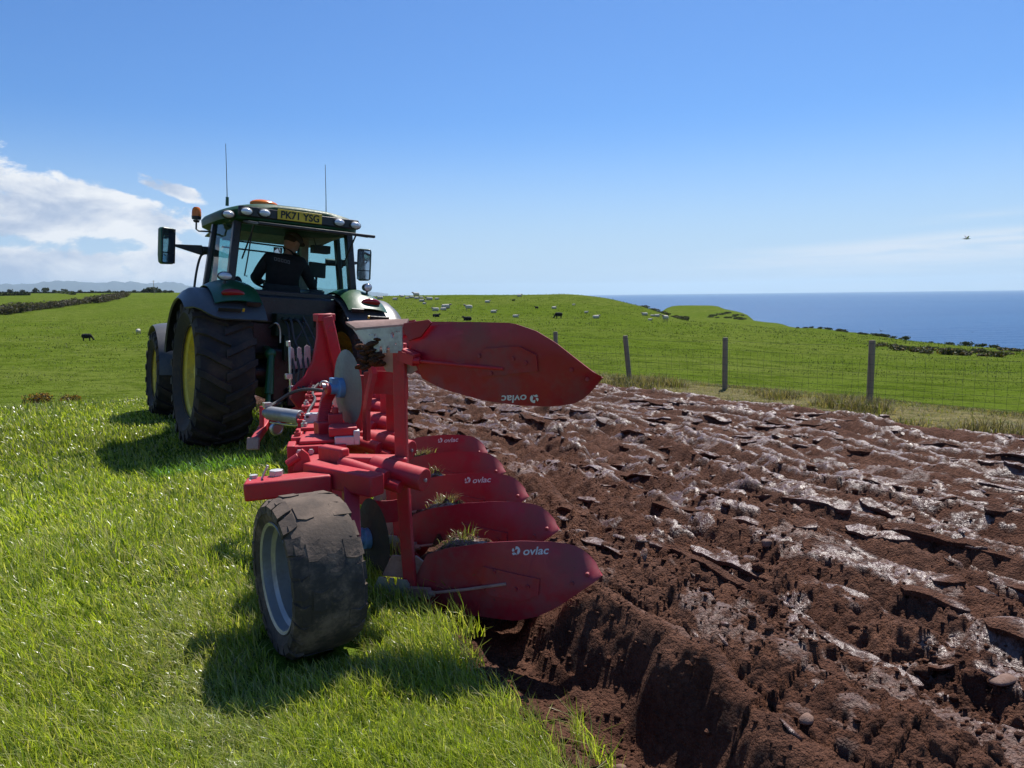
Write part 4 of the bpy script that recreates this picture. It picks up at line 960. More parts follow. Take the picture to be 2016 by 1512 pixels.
# ------------------------------------------------------------------ driver
def build_driver():
    Mx = TRACTOR.matrix_basis if False else (Matrix.Translation(TRACTOR.location) @ TRACTOR.rotation_euler.to_matrix().to_4x4())
    base = Mx @ Vector((0.02, 0.40, 1.70))
    D = empty('person', base, (0, R(4.5), 0)); D.scale = (1.12, 1.0, 1.07)
    tag(D, 'driver in black jacket and flat cap leaning over inside the cab', 'person')
    # body (dark clothing) grown as one skin: pelvis root, leaning to the right and turned
    V = {'pel': (0, 0, 0.06, .17), 'bel': (0.0, -0.02, 0.20, .165), 'che': (-0.015, -0.03, 0.36, .185), 'up': (0.005, 0.0, 0.475, .15), 'nk': (0.055, 0.03, 0.545, .062),
         'sl': (-0.185, 0.0, 0.445, .082), 'el': (-0.275, 0.10, 0.235, .062), 'wl': (-0.20, 0.33, 0.185, .045), 'hl': (-0.14, 0.42, 0.20, .04),
         'sr': (0.185, -0.03, 0.425, .082), 'er': (0.315, 0.02, 0.215, .062), 'wr': (0.40, 0.16, 0.105, .045), 'hr': (0.43, 0.24, 0.085, .04),
         'tl': (-0.10, 0.14, 0.02, .10), 'kl': (-0.15, 0.48, 0.03, .075), 'fl': (-0.15, 0.56, -0.36, .05), 'ftl': (-0.15, 0.70, -0.40, .045),
         'tr': (0.10, 0.14, 0.02, .10), 'kr': (0.15, 0.48, 0.03, .075), 'fr': (0.15, 0.56, -0.36, .05), 'ftr': (0.15, 0.70, -0.40, .045)}
    E = [('pel', 'bel'), ('bel', 'che'), ('che', 'up'), ('up', 'nk'), ('che', 'sl'), ('sl', 'el'), ('el', 'wl'), ('wl', 'hl'), ('che', 'sr'), ('sr', 'er'), ('er', 'wr'), ('wr', 'hr'), ('pel', 'tl'), ('tl', 'kl'), ('kl', 'fl'), ('fl', 'ftl'), ('pel', 'tr'), ('tr', 'kr'), ('kr', 'fr'), ('fr', 'ftr')]
    ks = list(V); me = bpy.data.meshes.new('body'); me.from_pydata([V[k][:3] for k in ks], [(ks.index(a), ks.index(b)) for a, b in E], [])
    o = bpy.data.objects.new('clothed_body', me); COL.objects.link(o); o.parent = D
    me.materials.append(simple('black_jacket', (0.010, 0.011, 0.014), 0.85))
    sk = o.modifiers.new('skin', 'SKIN'); sk.use_smooth_shade = True
    for i, k in enumerate(ks):
        sv = me.skin_vertices[0].data[i]; sv.radius = (V[k][3], V[k][3]*(0.72 if k in ('che', 'bel', 'up') else 1)); sv.use_root = (k == 'pel')
    sb = o.modifiers.new('sub', 'SUBSURF'); sb.levels = 2; sb.render_levels = 2
    # head: turned to the right and down
    hc = V3(0.095, 0.055, 0.655); Mh = rotm('Z', R(-62))@rotm('X', R(-24))
    skin = simple('skin', (0.42, 0.22, 0.15), 0.55)
    h = MB(); NU, NV = 24, 18; P = []
    for j in range(NV+1):
        t = PI*j/NV; z = math.cos(t)
        for k in range(NU):
            p = 2*PI*k/NU; x = math.sin(t)*math.cos(p); y = math.sin(t)*math.sin(p)      # +Y is the face
            q = V3(x*0.076, y*0.096, z*0.118)
            if z < 0: q[0] *= 1+0.28*z; q[1] += -0.02*z*(y > 0) + 0.012*z*(y < 0)
            if y > 0.55:
                if abs(x) < 0.20 and -0.32 < z < 0.12: q[1] += 0.022*(1-abs(x)/0.20)*(0.12-z)/0.44*1.3
                if abs(abs(x)-0.33) < 0.16 and 0.0 < z < 0.22: q[1] -= 0.010
                if -0.55 < z < -0.42 and abs(x) < 0.3: q[1] -= 0.006
            P.append(hc+Mh@q)
    fs = [(j*NU+k, (j+1)*NU+k, (j+1)*NU+(k+1) % NU, j*NU+(k+1) % NU) for j in range(NV) for k in range(NU)]
    h.add(P, fs); h.cyl(tuple(hc+V3(-0.035, -0.02, -0.15)), tuple(hc+V3(-0.005, -0.005, -0.05)), 0.058, 0.052, 14)
    for sx in (-1, 1): h.ball(tuple(hc+Mh@V3(sx*0.077, -0.008, -0.005)), (0.012, 0.022, 0.032), Mh, 10, 7)
    h.build('head', skin, D, ang=80)
    em = simple('eye', (0.05, 0.04, 0.035), 0.2)
    for sx in (-1, 1):
        e = MB(); e.ball(tuple(hc+Mh@V3(sx*0.030, 0.083, 0.010)), (0.012, 0.009, 0.008), Mh, 10, 6); e.build('eye', em, D)
    e = MB(); e.ball(tuple(hc+Mh@V3(0, -0.018, 0.030)), (0.081, 0.094, 0.082), Mh, 20, 10); e.build('hair', simple('brown_hair', (0.035, 0.022, 0.015), 0.8), D)
    e = MB(); e.ball(tuple(hc+Mh@V3(0, 0.004, 0.070)), (0.100, 0.118, 0.058), Mh@rotm('X', R(-8)), 22, 10); e.ball(tuple(hc+Mh@V3(0, 0.105, 0.058)), (0.072, 0.058, 0.012), Mh@rotm('X', R(-14)), 18, 6)
    e.build('flat_cap', simple('tweed_cap', (0.055, 0.055, 0.058), 0.95), D)
    # hands: palm with five bent fingers each
    for s, c, d, up in ((-1, V3(-0.125, 0.44, 0.205), nrm((0.5, 0.8, 0.0)), V3(0, 0, 1)), (1, V3(0.44, 0.27, 0.08), nrm((0.25, 0.9, -0.15)), V3(0, 0, 1))):
        side = nrm(np.cross(d, up)); up2 = np.cross(side, d); Mp = np.stack([side, d, up2], 1); m = MB(); m.ball(tuple(c), (0.042, 0.050, 0.018), Mp, 14, 8)
        for k, (off, ln) in enumerate(((-0.030, 0.060), (-0.010, 0.070), (0.011, 0.066), (0.030, 0.052))):
            b0 = c+Mp@V3(off, 0.040, 0.002); m.tube([b0, b0+Mp@V3(0, ln*0.45, 0.004), b0+Mp@V3(0, ln*0.75, -0.016), b0+Mp@V3(0, ln*0.82, -0.036)], [0.0095, 0.009, 0.0085, 0.007], 8)
        b0 = c+Mp@V3(-0.036*s, -0.010, 0); m.tube([b0, b0+Mp@V3(-0.026*s, 0.020, -0.004), b0+Mp@V3(-0.030*s, 0.046, -0.016)], [0.011, 0.0105, 0.008], 8)
        m.build('hand', skin, D)
    # small two-way radio mouthpiece at the chin and faint print across the back
    m = MB(); m.ball(tuple(hc+V3(0.055, 0.03, -0.155)), (0.030, 0.026, 0.055), None, 12, 8); m.build('collar', simple('grey_fleece', (0.06, 0.06, 0.065), 0.95), D)
    dg = bpy.context.evaluated_depsgraph_get(); dg.update(); oe = o.evaluated_get(dg)
    m = MB(); gre = simple('grey_print', (0.17, 0.18, 0.20), 0.7)
    for k in range(5):
        x0 = -0.135+0.034*k
        vs = []
        for (ax, az) in ((0, 0), (0.026, 0), (0.026, 0.040), (0, 0.040), (0.007, 0.008), (0.019, 0.008), (0.019, 0.032), (0.007, 0.032)):
            x = x0+ax; z = 0.425-0.18*(x+0.13)+az
            okk, loc, no, ix = oe.ray_cast(Vector((x, -0.8, z)), Vector((0, 1, 0)))
            vs.append((x, (loc.y if okk else -0.1)-0.004, z))
        m.add(vs, [(0, 1, 5, 4), (1, 2, 6, 5), (2, 3, 7, 6), (3, 0, 4, 7)])
    m.build('back_print', gre, D, flat=True)
build_driver()
# ------------------------------------------------------------------ plough
M['red'] = paint('red_paint', (0.55, 0.014, 0.030), 0.42, dirt=0.42, dirtcol=(0.20, 0.085, 0.065), scale=6)
M['redboard'] = paint('red_mouldboard_paint', (0.38, 0.009, 0.030), 0.34, dirt=0.62, dirtcol=(0.20, 0.095, 0.085), scale=3.0)
M['earthy'] = paint('earth_scoured_steel', (0.42, 0.27, 0.23), 0.6, 0.1, dirt=0.6, dirtcol=(0.24, 0.135, 0.10), scale=9, bump=0.12)
M['discsteel'] = paint('coulter_disc_steel', (0.20, 0.21, 0.20), 0.55, 0.3, dirt=0.75, dirtcol=(0.26, 0.23, 0.21), scale=6)
M['blue'] = paint('blue_hub_paint', (0.10, 0.28, 0.55), 0.35, dirt=0.35)
M['rimsilver'] = paint('silver_rim_paint', (0.34, 0.36, 0.38), 0.38, 0.5, dirt=0.35)
M['white'] = simple('white_print', (0.80, 0.80, 0.82), 0.5)
M['rack'] = simple('pale_pink_plastic', (0.55, 0.42, 0.42), 0.5)
M['mud'] = M['soil']
ZC = 0.72
DB = V3(math.sin(R(40)), -math.cos(R(40)), 0); NB = V3(-math.cos(R(40)), -math.sin(R(40)), 0)   # along the board, and towards its back
TOPE = [(-0.02, 0.10), (0.053, 0.232), (0.175, 0.283), (0.41, 0.337), (0.60, 0.359), (0.76, 0.362), (0.87, 0.350), (0.937, 0.316), (0.99, 0.253), (1.026, 0.206)]
BOTE = [(-0.02, -0.02), (0.10, -0.05), (0.315, -0.075), (0.576, -0.070), (0.70, -0.030), (0.80, 0.028), (0.963, 0.155), (1.026, 0.200)]
def board_pt(a, z, up=False, lift=0.0, k0=(BODY0[0], BODY0[1])):
    """point on the back of the mouldboard for a distance along it and a height"""
    t = np.interp(a, [p[0] for p in TOPE], [p[1] for p in TOPE]); b = np.interp(a, [p[0] for p in BOTE], [p[1] for p in BOTE])
    v = (z-b)/max(1e-3, t-b) if t-b > 0.02 else 0.5
    n = -0.10*(max(0, a)**1.6)*(v-0.35) + 0.05 - 0.16*(a-0.55)**2 - 0.05*(v-0.5)**2 - 0.03*max(0, -v+0.2)
    p = V3(k0[0], k0[1], 0)+DB*a+NB*(n+lift); p[2] = 2*ZC-z if up else z
    return p
def holed_plate(outline, holes, o, a, b, n, th):
    bm = bmesh.new(); ed = []
    for loop in [outline]+holes:
        vs = [bm.verts.new(tuple(V3(*o)+V3(*a)*x+V3(*b)*y)) for x, y in loop]
        ed += [bm.edges.new((vs[i], vs[(i+1) % len(vs)])) for i in range(len(vs))]
    r = bmesh.ops.triangle_fill(bm, use_beauty=True, use_dissolve=False, edges=ed)
    fs = [g for g in r['geom'] if isinstance(g, bmesh.types.BMFace)]
    ex = bmesh.ops.extrude_face_region(bm, geom=fs); vv = [g for g in ex['geom'] if isinstance(g, bmesh.types.BMVert)]
    bmesh.ops.translate(bm, verts=vv, vec=tuple(nrm(n)*th)); bm.verts.index_update()
    out = ([tuple(v.co) for v in bm.verts], [tuple(v.index for v in f.verts) for f in bm.faces]); bm.free(); return out
def circ(x, y, rx, ry=None, n=14): return [(x+rx*math.cos(2*PI*k/n), y+(ry or rx)*math.sin(2*PI*k/n)) for k in range(n)]

def build_plough():
    O = V3(1.80, 4.90, 0.0); Pl = empty('plough', tuple(O))
    tag(Pl, 'red reversible plough with five pairs of mouldboards behind the tractor', 'plough')
    def B(mb, name, mat, parent=None, **kw): return mb.build(name, M[mat], parent or Pl, off=O, **kw)
    # ================= bodies
    def body(k, first=None):
        made = []
        k0 = (BODY0[0], BODY0[1]); base = V3(k0[0], k0[1], 0)
        def pl(a, z, n=0.0): return base+DB*a+NB*n+V3(0, 0, z)
        # the leg, a bowed flat bar
        L = [(-0.045, 0.00), (-0.062, 0.25), (-0.072, 0.48), (-0.080, 0.72), (-0.080, 0.95), (-0.078, 1.15), (-0.074, 1.40)]
        poly = [(a-0.036, z) for a, z in L]+[(a+0.036, z) for a, z in L[::-1]]
        m = MB(); m.prism(poly, base, DB, (0, 0, 1), NB, 0.034); leg = B(m, 'leg', 'red', bevel=0.006); made.append((leg, None))
        # swinging arm from the main beam to the leg, with its round pivots
        m = MB(); m.bar((k0[0]-0.36, k0[1]+0.20, ZC+0.02), tuple(pl(-0.05, ZC, 0.0)), 0.10, 0.12); m.bar((k0[0]-0.40, k0[1]+0.24, ZC+0.02), (k0[0]-0.40+0.06, k0[1]+0.24+0.02, ZC+0.02), 0.20, 0.20)
        arm = B(m, 'body_arm', 'red', bevel=0.012); made.append((arm, None))
        m = MB(); m.cyl((k0[0]-0.20, k0[1]+0.10, 0.735), (k0[0]-0.035, k0[1]-0.18, 0.690), 0.062, n=24); t = B(m, 'trip_cylinder', 'red', bevel=0.005); made.append((t, None))
        m = MB(); m.cyl((k0[0]-0.037, k0[1]-0.178, 0.690), (k0[0]-0.030, k0[1]-0.189, 0.6885), 0.010, n=10); made.append((B(m, 'end_bolt', 'zinc', t), 'trip_cylinder'))
        m = MB(); m.cyl((k0[0]-0.36, k0[1]+0.17, 0.755), (k0[0]-0.205, k0[1]-0.075, 0.700), 0.044, n=20); made.append((B(m, 'trip_link', 'red', bevel=0.004), None))
        m = MB(); m.cyl((k0[0]-0.215, k0[1]-0.02, 0.675), (k0[0]-0.150, k0[1]-0.125, 0.655), 0.032, n=18); made.append((B(m, 'pivot_pin', 'red', bevel=0.003), None))
        for up in (False, True):
            sg = -1 if up else 1
            def fz(z): return 2*ZC-z if up else z
            nu, nv = 30, 12; P = np.zeros((nu, nv, 3))
            for i in range(nu):
                a = -0.02+1.046*i/(nu-1); t_ = np.interp(a, *zip(*TOPE)); b_ = np.interp(a, *zip(*BOTE))
                for j in range(nv): P[i, j] = board_pt(a, b_+(t_-b_)*j/(nv-1), up)
            m = MB(); m.shell(P if up else P[:, ::-1], 0.010); mb = B(m, 'mouldboard', 'redboard', ang=50); made.append((mb, None))
            # stiffening plate bolted to the back
            bp = [(0.36, 0.165), (0.40, 0.212), (0.53, 0.196), (0.71, 0.174), (0.705, 0.092), (0.615, 0.048), (0.43, 0.062)]
            m = MB(); c = tuple(np.mean(bp, 0)); inner = [board_pt(a, z, up, 0.013) for a, z in bp]; outer = [board_pt(a, z, up, -0.002) for a, z in bp]; cen = board_pt(c[0], c[1], up, 0.014)
            nb = len(bp); m.add(inner+outer+[cen], [(i, (i+1) % nb, 2*nb) for i in range(nb)]+[(i, nb+i, nb+(i+1) % nb, (i+1) % nb) for i in range(nb)])
            made.append((B(m, 'backing_plate', 'redboard', mb, ang=60), 'mouldboard'))
            for a, z in ((0.957, 0.213), (0.881, 0.166), (0.582, 0.112), (0.648, 0.132), (0.40, 0.10), (0.46, 0.19)):
                m = MB(); p = board_pt(a, z, up, 0.0 if a > 0.8 else 0.012); m.cyl(p-NB*0.004, p+NB*0.012, 0.012, 0.010, 8); made.append((B(m, 'bolt', 'redboard', mb), 'mouldboard'))
            # stay rod from the leg to the plate
            m = MB(); pts = [pl(-0.05, fz(0.02), 0.03), pl(0.09, fz(0.035 if not up else 0.145), 0.055)] if not up else [pl(-0.06, 1.335, 0.03), pl(0.045, 1.312, 0.07)]
            e = board_pt(0.53, 0.135 if not up else 0.165, up, 0.016)
            m.bar(tuple(pts[0]), tuple(pts[1]), 0.035, 0.055); m.tube([pts[1], (pts[1]+e)/2+NB*0.01, e], 0.0085, 8); m.cyl(pts[1]-DB*0.01, pts[1]+DB*0.03, 0.017, n=8)
            made.append((B(m, 'stay_rod', 'red' if up else 'earthy'), None))
            # frog between leg and boards
            fp = [(-0.235, 0.075), (-0.02, 0.075), (0.05, 0.02), (0.06, 0.16), (-0.02, 0.21), (-0.17, 0.20)]
            m = MB(); m.prism([(a, fz(z)) for a, z in fp], base+NB*(-0.026), DB, (0, 0, 1), NB, 0.014); made.append((B(m, 'frog', 'earthy', bevel=0.003), None))
            # share: sloping wedge plate along the cutting edge
            sh = [(-0.372, -0.054, 0.02), (-0.29, -0.063, -0.02), (-0.097, -0.071, -0.03), (-0.03, -0.074, -0.03), (-0.03, -0.046, 0.005), (-0.31, -0.026, 0.045)]
            m = MB(); q = [pl(a, fz(z), n) for a, z, n in sh]; w = V3(0, 0, sg*0.016); n_ = len(q); ctr = np.mean(q, 0)
            m.add(q+[p-w for p in q]+[ctr, ctr-w], [(i, (i+1) % n_, 2*n_) for i in range(n_)]+[(n_+(i+1) % n_, n_+i, 2*n_+1) for i in range(n_)]+[(i, n_+i, n_+(i+1) % n_, (i+1) % n_) for i in range(n_)])
            made.append((B(m, 'share', 'earthy'), None))
            # landside plate with bolt holes and two slots
            ol = [(-0.306, 1.470), (-0.038, 1.492), (-0.037, 1.372), (-0.054, 1.349), (-0.110, 1.349), (-0.113, 1.378), (-0.121, 1.388), (-0.130, 1.378), (-0.133, 1.349), (-0.155, 1.348), (-0.158, 1.378), (-0.164, 1.387), (-0.173, 1.376), (-0.175, 1.348), (-0.224, 1.348), (-0.240, 1.385)]
            hl = [circ(-0.193, 1.437, 0.008, 0.015), circ(-0.094, 1.445, 0.009, 0.016)]+[circ(x, y, 0.0042, None, 8) for x, y in ((-0.229, 1.446), (-0.213, 1.448), (-0.071, 1.462), (-0.055, 1.462), (-0.166, 1.419), (-0.208, 1.391), (-0.077, 1.398))]
            if not up: ol = [(x, 2*ZC-y) for x, y in ol]; hl = [[(x, 2*ZC-y) for x, y in h] for h in hl]
            v, f = holed_plate(ol, hl, base+NB*0.035, DB, (0, 0, 1), NB, 0.010)
            m = MB(); m.add(v, f); made.append((B(m, 'landside_plate', 'zinc', ang=30), None))
            wg = [(-0.036, -0.034), (-0.032, -0.066), (0.113, -0.086), (0.130, -0.068), (0.067, 0.006), (-0.004, 0.028)]
            m = MB(); m.prism([(a, fz(z)) for a, z in wg], base+NB*0.03, DB, (0, 0, 1), NB+V3(0, 0, sg*-0.3), 0.014); made.append((B(m, 'share_wing', 'redboard', bevel=0.003), None))
            if up:
                m = MB(); m.bar(tuple(pl(-0.07, 1.345, 0.005)), tuple(pl(0.05, 1.315, 0.06)), 0.05, 0.07); made.append((B(m, 'stay_bracket', 'red', bevel=0.006), None))
        return made
    first = body(0)
    uppers = {o for o, _ in first if o.name.split('.')[0] in ('mouldboard', 'stay_rod', 'frog', 'share', 'landside_plate', 'share_wing', 'stay_bracket') and max(v.co.z for v in o.data.vertices) > 1.0}
    def logo(k, up, mbobj):
        vs, fs = text_faces('ovlac', 0.066, 0.0012); w = max(v[0] for v in vs); kx = 0.135/w
        it = 0.16
        def place(x, y):
            if not up: a, z = 0.612+x, 0.288+0.10*x+y
            else: a, z = 0.655-x-0.012, 0.300+0.06*x+y      # board coordinates are mirrored, so the print turns upside down
            p = board_pt(a, min(z, 0.36), up, 0.0025); return p
        m = MB(); m.add([place(v[0]*kx+it*v[1]*0.8, v[1]*0.85) for v in vs], fs)
        def em(poly):
            P = [place(-0.060+x*0.046, y*0.046) for x, y in poly]; m.add(P, [tuple(range(len(P)))])
        em([(0.50+0.50*math.cos(R(t)), 0.5+0.5*math.sin(R(t))) for t in range(-50, 96, 12)]+[(0.40, 0.62), (0.72, 0.70), (0.62, 0.30), (0.72, 0.05)][::1])
        em([(0.10, 0.40), (0.02, 0.58), (0.16, 0.84), (0.30, 0.60), (0.34, 0.45)])
        em([(0.04, 0.24), (0.30, 0.34), (0.56, 0.20), (0.62, 0.02), (0.44, 0.10), (0.20, 0.0)])
        return B(m, 'lettering', 'white', mbobj, flat=True)
    boards = [o for o, _ in first if o.name.startswith('mouldboard')]
    for k in range(1, N_BODY):
        mp = {}
        for o, par in first:
            c = o.copy(); COL.objects.link(c); mp[o] = c
            if o.parent in mp: c.parent = mp[o.parent]
            else: c.parent = Pl; c.location = (BODY_D[0]*k, BODY_D[1]*k, -0.024*k if o in uppers else 0)
        if k in (2, 4): 
            lg = logo(0, False, mp[boards[0]])
        if k == 2: logo(0, True, mp[boards[1]])
    logo(0, False, boards[0]); logo(0, True, boards[1])
    # clotted earth and roots hanging on the top share
    m = MB(); rg = random.Random(3)
    for i in range(26):
        a = -0.30+0.14*rg.random(); z = 1.27+0.14*rg.random()+0.12*(a+0.23); p = V3(*BODY0, 0)+DB*a+NB*(0.02+0.03*rg.random())+V3(0, 0, z)
        m.ball(tuple(p), (0.035*rg.uniform(.6, 1.4), 0.03, 0.012*rg.uniform(.6, 1.5)), rotm('Z', rg.uniform(0, 3))@rotm('Y', R(18)), 8, 5)
    B(m, 'earth_clot', 'mud')
    # ================= main beam with clamps
    b0, b1 = V3(1.42, 4.24, 0.745), V3(2.50, 7.15, 0.745); bd = nrm(b1-b0); bs = V3(bd[1], -bd[0], 0)
    m = MB(); m.bar(tuple(b0), tuple(b1), 0.17, 0.15); beam = B(m, 'main_beam', 'red', bevel=0.012)
    m = MB(); m.bar(tuple(b0+bs*-0.13+V3(0, 0, 0.02)+bd*0.5), tuple(b1+bs*-0.13+V3(0, 0, 0.02)), 0.05, 0.05); B(m, 'adjuster_bar', 'red', bevel=0.008)
    for k in range(9):
        c = b0+bd*(0.16+0.335*k); big = k % 2 == 0
        m = MB(); m.box(tuple(c+V3(0, 0, 0.085)), (0.30 if big else 0.22, 0.11, 0.022), np.stack([bs, bd, V3(0, 0, 1)], 1)); m.box(tuple(c-V3(0, 0, 0.085)), (0.28, 0.11, 0.022), np.stack([bs, bd, V3(0, 0, 1)], 1))
        if big: m.box(tuple(c+bs*0.12), (0.05, 0.12, 0.15), np.stack([bs, bd, V3(0, 0, 1)], 1)); m.box(tuple(c-bs*0.12), (0.05, 0.12, 0.15), np.stack([bs, bd, V3(0, 0, 1)], 1))
        cl = B(m, 'clamp_plate', 'red', bevel=0.005)
        for sx in (-1, 1):
            m = MB(); p = c+bs*(0.115 if big else 0.09)*sx+V3(0, 0, 0.096); m.cyl(tuple(p), tuple(p+V3(0, 0, 0.022)), 0.020, n=6); m.cyl(tuple(p+V3(0, 0, 0.02)), tuple(p+V3(0, 0, 0.038)), 0.010, n=8); B(m, 'bolt', 'zinc' if (k+sx) % 3 == 0 else 'red', cl)
    # rear end box with bolt heads
    Mb = np.stack([bs, bd, V3(0, 0, 1)], 1); c = V3(1.42, 4.20, 0.745)
    m = MB(); m.box(tuple(c), (0.30, 0.06, 0.15), Mb); m.box(tuple(c-bs*0.155+bd*0.05), (0.045, 0.16, 0.16), Mb); m.box(tuple(c+bs*0.02+bd*0.12+V3(0, 0, 0.087)), (0.26, 0.22, 0.020), Mb); end = B(m, 'end_bracket', 'red', bevel=0.006)
    for i in range(4):
        p = c-bd*0.031+bs*(-0.11+0.065*i)+V3(0, 0, 0.045); m = MB(); m.cyl(tuple(p), tuple(p-bd*0.020), 0.016, n=6); B(m, 'bolt', 'zinc', end)
    m = MB(); p = c-bd*0.032+bs*0.07; m.box(tuple(p), (0.055, 0.004, 0.028), Mb); B(m, 'warning_sticker', 'plate', end)
    m = MB(); m.box((1.565, 4.16, 0.835), (0.13, 0.05, 0.055), Mb); m.box((1.62, 4.14, 0.85), (0.035, 0.06, 0.085), Mb); B(m, 'clamp_block', 'zinc', bevel=0.006)
    m = MB(); m.box((1.57, 4.22, 0.885), (0.16, 0.14, 0.05), Mb); B(m, 'stop_block', 'red', bevel=0.008)
    # hoses clipped along the beam
    for q, off in enumerate((-0.07, 0.02, 0.075)):
        m = MB(); pts = [b0+bd*t+bs*(off+0.018*math.sin(t*5+q))+V3(0, 0, 0.102+0.022*abs(math.sin(t*3.1+q*1.3))) for t in np.linspace(0.75+0.1*q, 2.95, 26)]
        m.tube(pts, 0.0105, 7); B(m, 'beam_hose', 'black')
    for k in range(6):
        c2 = b0+bd*(0.30+0.45*k); m = MB(); p = c2+bs*0.087; m.cyl(tuple(p), tuple(p+bs*0.016), 0.018, n=6); B(m, 'bolt', 'zinc', beam)
        m = MB(); p = c2-bs*0.087; m.cyl(tuple(p), tuple(p-bs*0.016), 0.018, n=6); B(m, 'bolt', 'zinc', beam)
    # ================= headstock
    y = 7.08
    m = MB(); m.prism([(2.42, 1.49), (2.56, 1.50), (2.585, 1.40), (2.70, 0.78), (2.66, 0.62), (2.20, 0.62), (2.13, 0.72), (2.155, 0.82), (2.28, 0.92), (2.36, 1.06), (2.41, 1.28)], (0, y, 0), (1, 0, 0), (0, 0, 1), (0, 1, 0), 0.05)
    m.bar((2.495, y-0.05, 1.47), (2.60, y-0.06, 0.90), 0.10, 0.07, (0, 1, 0)); m.box((2.49, y, 1.46), (0.17, 0.15, 0.07)); m.cyl((2.52, y-0.09, 1.36), (2.52, y+0.08, 1.36), 0.032, n=14)
    m.bar((2.50, y, 1.40), (2.82, 7.92, 1.12), 0.05, 0.10); m.bar((2.46, y, 0.66), (2.40, 8.0, 0.40), 0.12, 0.12); m.bar((2.62, y, 0.66), (3.0, 8.0, 0.40), 0.12, 0.12)
    m.cyl((2.20, 8.02, 0.385), (3.26, 8.02, 0.345), 0.045, n=16)
    B(m, 'headstock', 'red', bevel=0.008)
    m = MB(); m.cyl((2.615, 6.99, 0.98), (2.66, 6.96, 0.84), 0.030, n=12); B(m, 'ram_rod', 'steel')
    m = MB(); m.prism([(0, 0), (0.17, 0), (0.20, 0.05), (0.20, 0.20), (0.17, 0.22), (0.145, 0.20), (0.140, 0.07), (0.118, 0.07), (0.114, 0.19), (0.095, 0.205), (0.076, 0.19), (0.072, 0.07), (0.048, 0.07), (0.042, 0.19), (0.022, 0.205), (0.004, 0.19)], (2.165, 7.15, 0.985), (1, 0, 0), (0, 0, 1), (0, 1, 0), 0.012); B(m, 'hose_rack', 'rack', bevel=0.002)
    m = MB(); m.cyl((2.155, 7.13, 1.20), (2.155, 7.13, 1.25), 0.022, n=10); m.cyl((2.155, 7.13, 0.72), (2.165, 7.13, 1.20), 0.013, n=8); m.box((2.14, 7.12, 0.92), (0.06, 0.05, 0.05)); m.box((2.17, 7.12, 0.80), (0.05, 0.05, 0.06)); B(m, 'valve_stack', 'steel', bevel=0.003)
    for i in range(4):
        m = MB(); x = 2.19+0.048*i; m.tube(arc([(x, 7.16, 1.10), (x+0.005, 7.12, 0.98), (x-0.01, 7.10, 0.86), (x+0.04, 7.02, 0.80), (x+0.10, 6.90, 0.80)], 6), 0.012, 8); B(m, 'hydraulic_hose', 'black')
    # ================= silver ram, hose, parking stand on the left of the beam
    m = MB(); m.cyl((1.447, 5.315, 0.862), (1.598, 5.090, 0.845), 0.047, n=24); m.cyl((1.425, 5.345, 0.862), (1.447, 5.315, 0.862), 0.026, n=12); ram = B(m, 'hydraulic_cylinder', 'rimsilver', bevel=0.004)
    m = MB(); m.cyl((1.598, 5.09, 0.845), (1.635, 5.03, 0.842), 0.020, n=12); m.box((1.650, 5.005, 0.842), (0.075, 0.07, 0.075), rotm('Z', R(-34))); B(m, 'piston_rod', 'chain', ram, bevel=0.004)
    m = MB(); m.tube(arc([(1.45, 5.29, 0.80), (1.50, 5.21, 0.795), (1.57, 5.11, 0.79), (1.60, 5.07, 0.81)], 5), 0.007, 8); m.box((1.445, 5.33, 0.915), (0.05, 0.05, 0.035)); B(m, 'feed_pipe', 'steel', ram)
    m = MB(); m.lathe([(0.038+0.011*math.cos(a), 0.011*math.sin(a)) for a in np.linspace(0, 2*PI, 9)[:-1]], (1.485, 5.27, 0.755), 'Y', 20, True); m.cyl((1.485, 5.25, 0.755), (1.485, 5.29, 0.755), 0.030, n=14); B(m, 'pipe_end', 'steel')
    m = MB(); m.tube(arc([(1.47, 5.34, 0.905), (1.53, 5.38, 0.925), (1.62, 5.34, 0.985), (1.71, 5.27, 1.010), (1.80, 5.14, 1.000), (1.83, 5.06, 0.97)], 8), 0.012, 8); B(m, 'ram_hose', 'black')
    m = MB(); m.cyl((1.775, 5.02, 1.045), (1.80, 4.98, 1.045), 0.028, n=10); m.tube(arc([(1.74, 5.08, 1.05), (1.75, 5.06, 1.08), (1.78, 5.04, 1.07), (1.77, 5.05, 1.03)], 5), 0.008, 8); m.box((1.80, 5.02, 0.985), (0.10, 0.04, 0.04), rotm('Z', R(-20))); m.bar((1.80, 5.0, 1.03), (1.86, 5.05, 0.82), 0.03, 0.03); B(m, 'hose_fitting', 'zinc', bevel=0.004)
    m = MB(); m.bar((1.50, 5.52, 0.78), (1.335, 5.275, 0.685), 0.050, 0.050); m.bar((1.43, 5.42, 0.90), (1.42, 5.40, 0.72), 0.03, 0.03); st = B(m, 'parking_stand', 'red', bevel=0.006)
    m = MB(); m.box((1.318, 5.25, 0.672), (0.085, 0.03, 0.085), rotm('Z', R(-34))@rotm('X', R(-18))); B(m, 'foot_plate', 'earthy', st, bevel=0.008)
    m = MB(); m.bar((1.52, 5.50, 0.83), (1.78, 5.40, 0.80), 0.05, 0.03); m.bar((1.44, 5.34, 0.84), (1.66, 5.55, 0.80), 0.06, 0.03); B(m, 'stand_bracket', 'red', bevel=0.005)
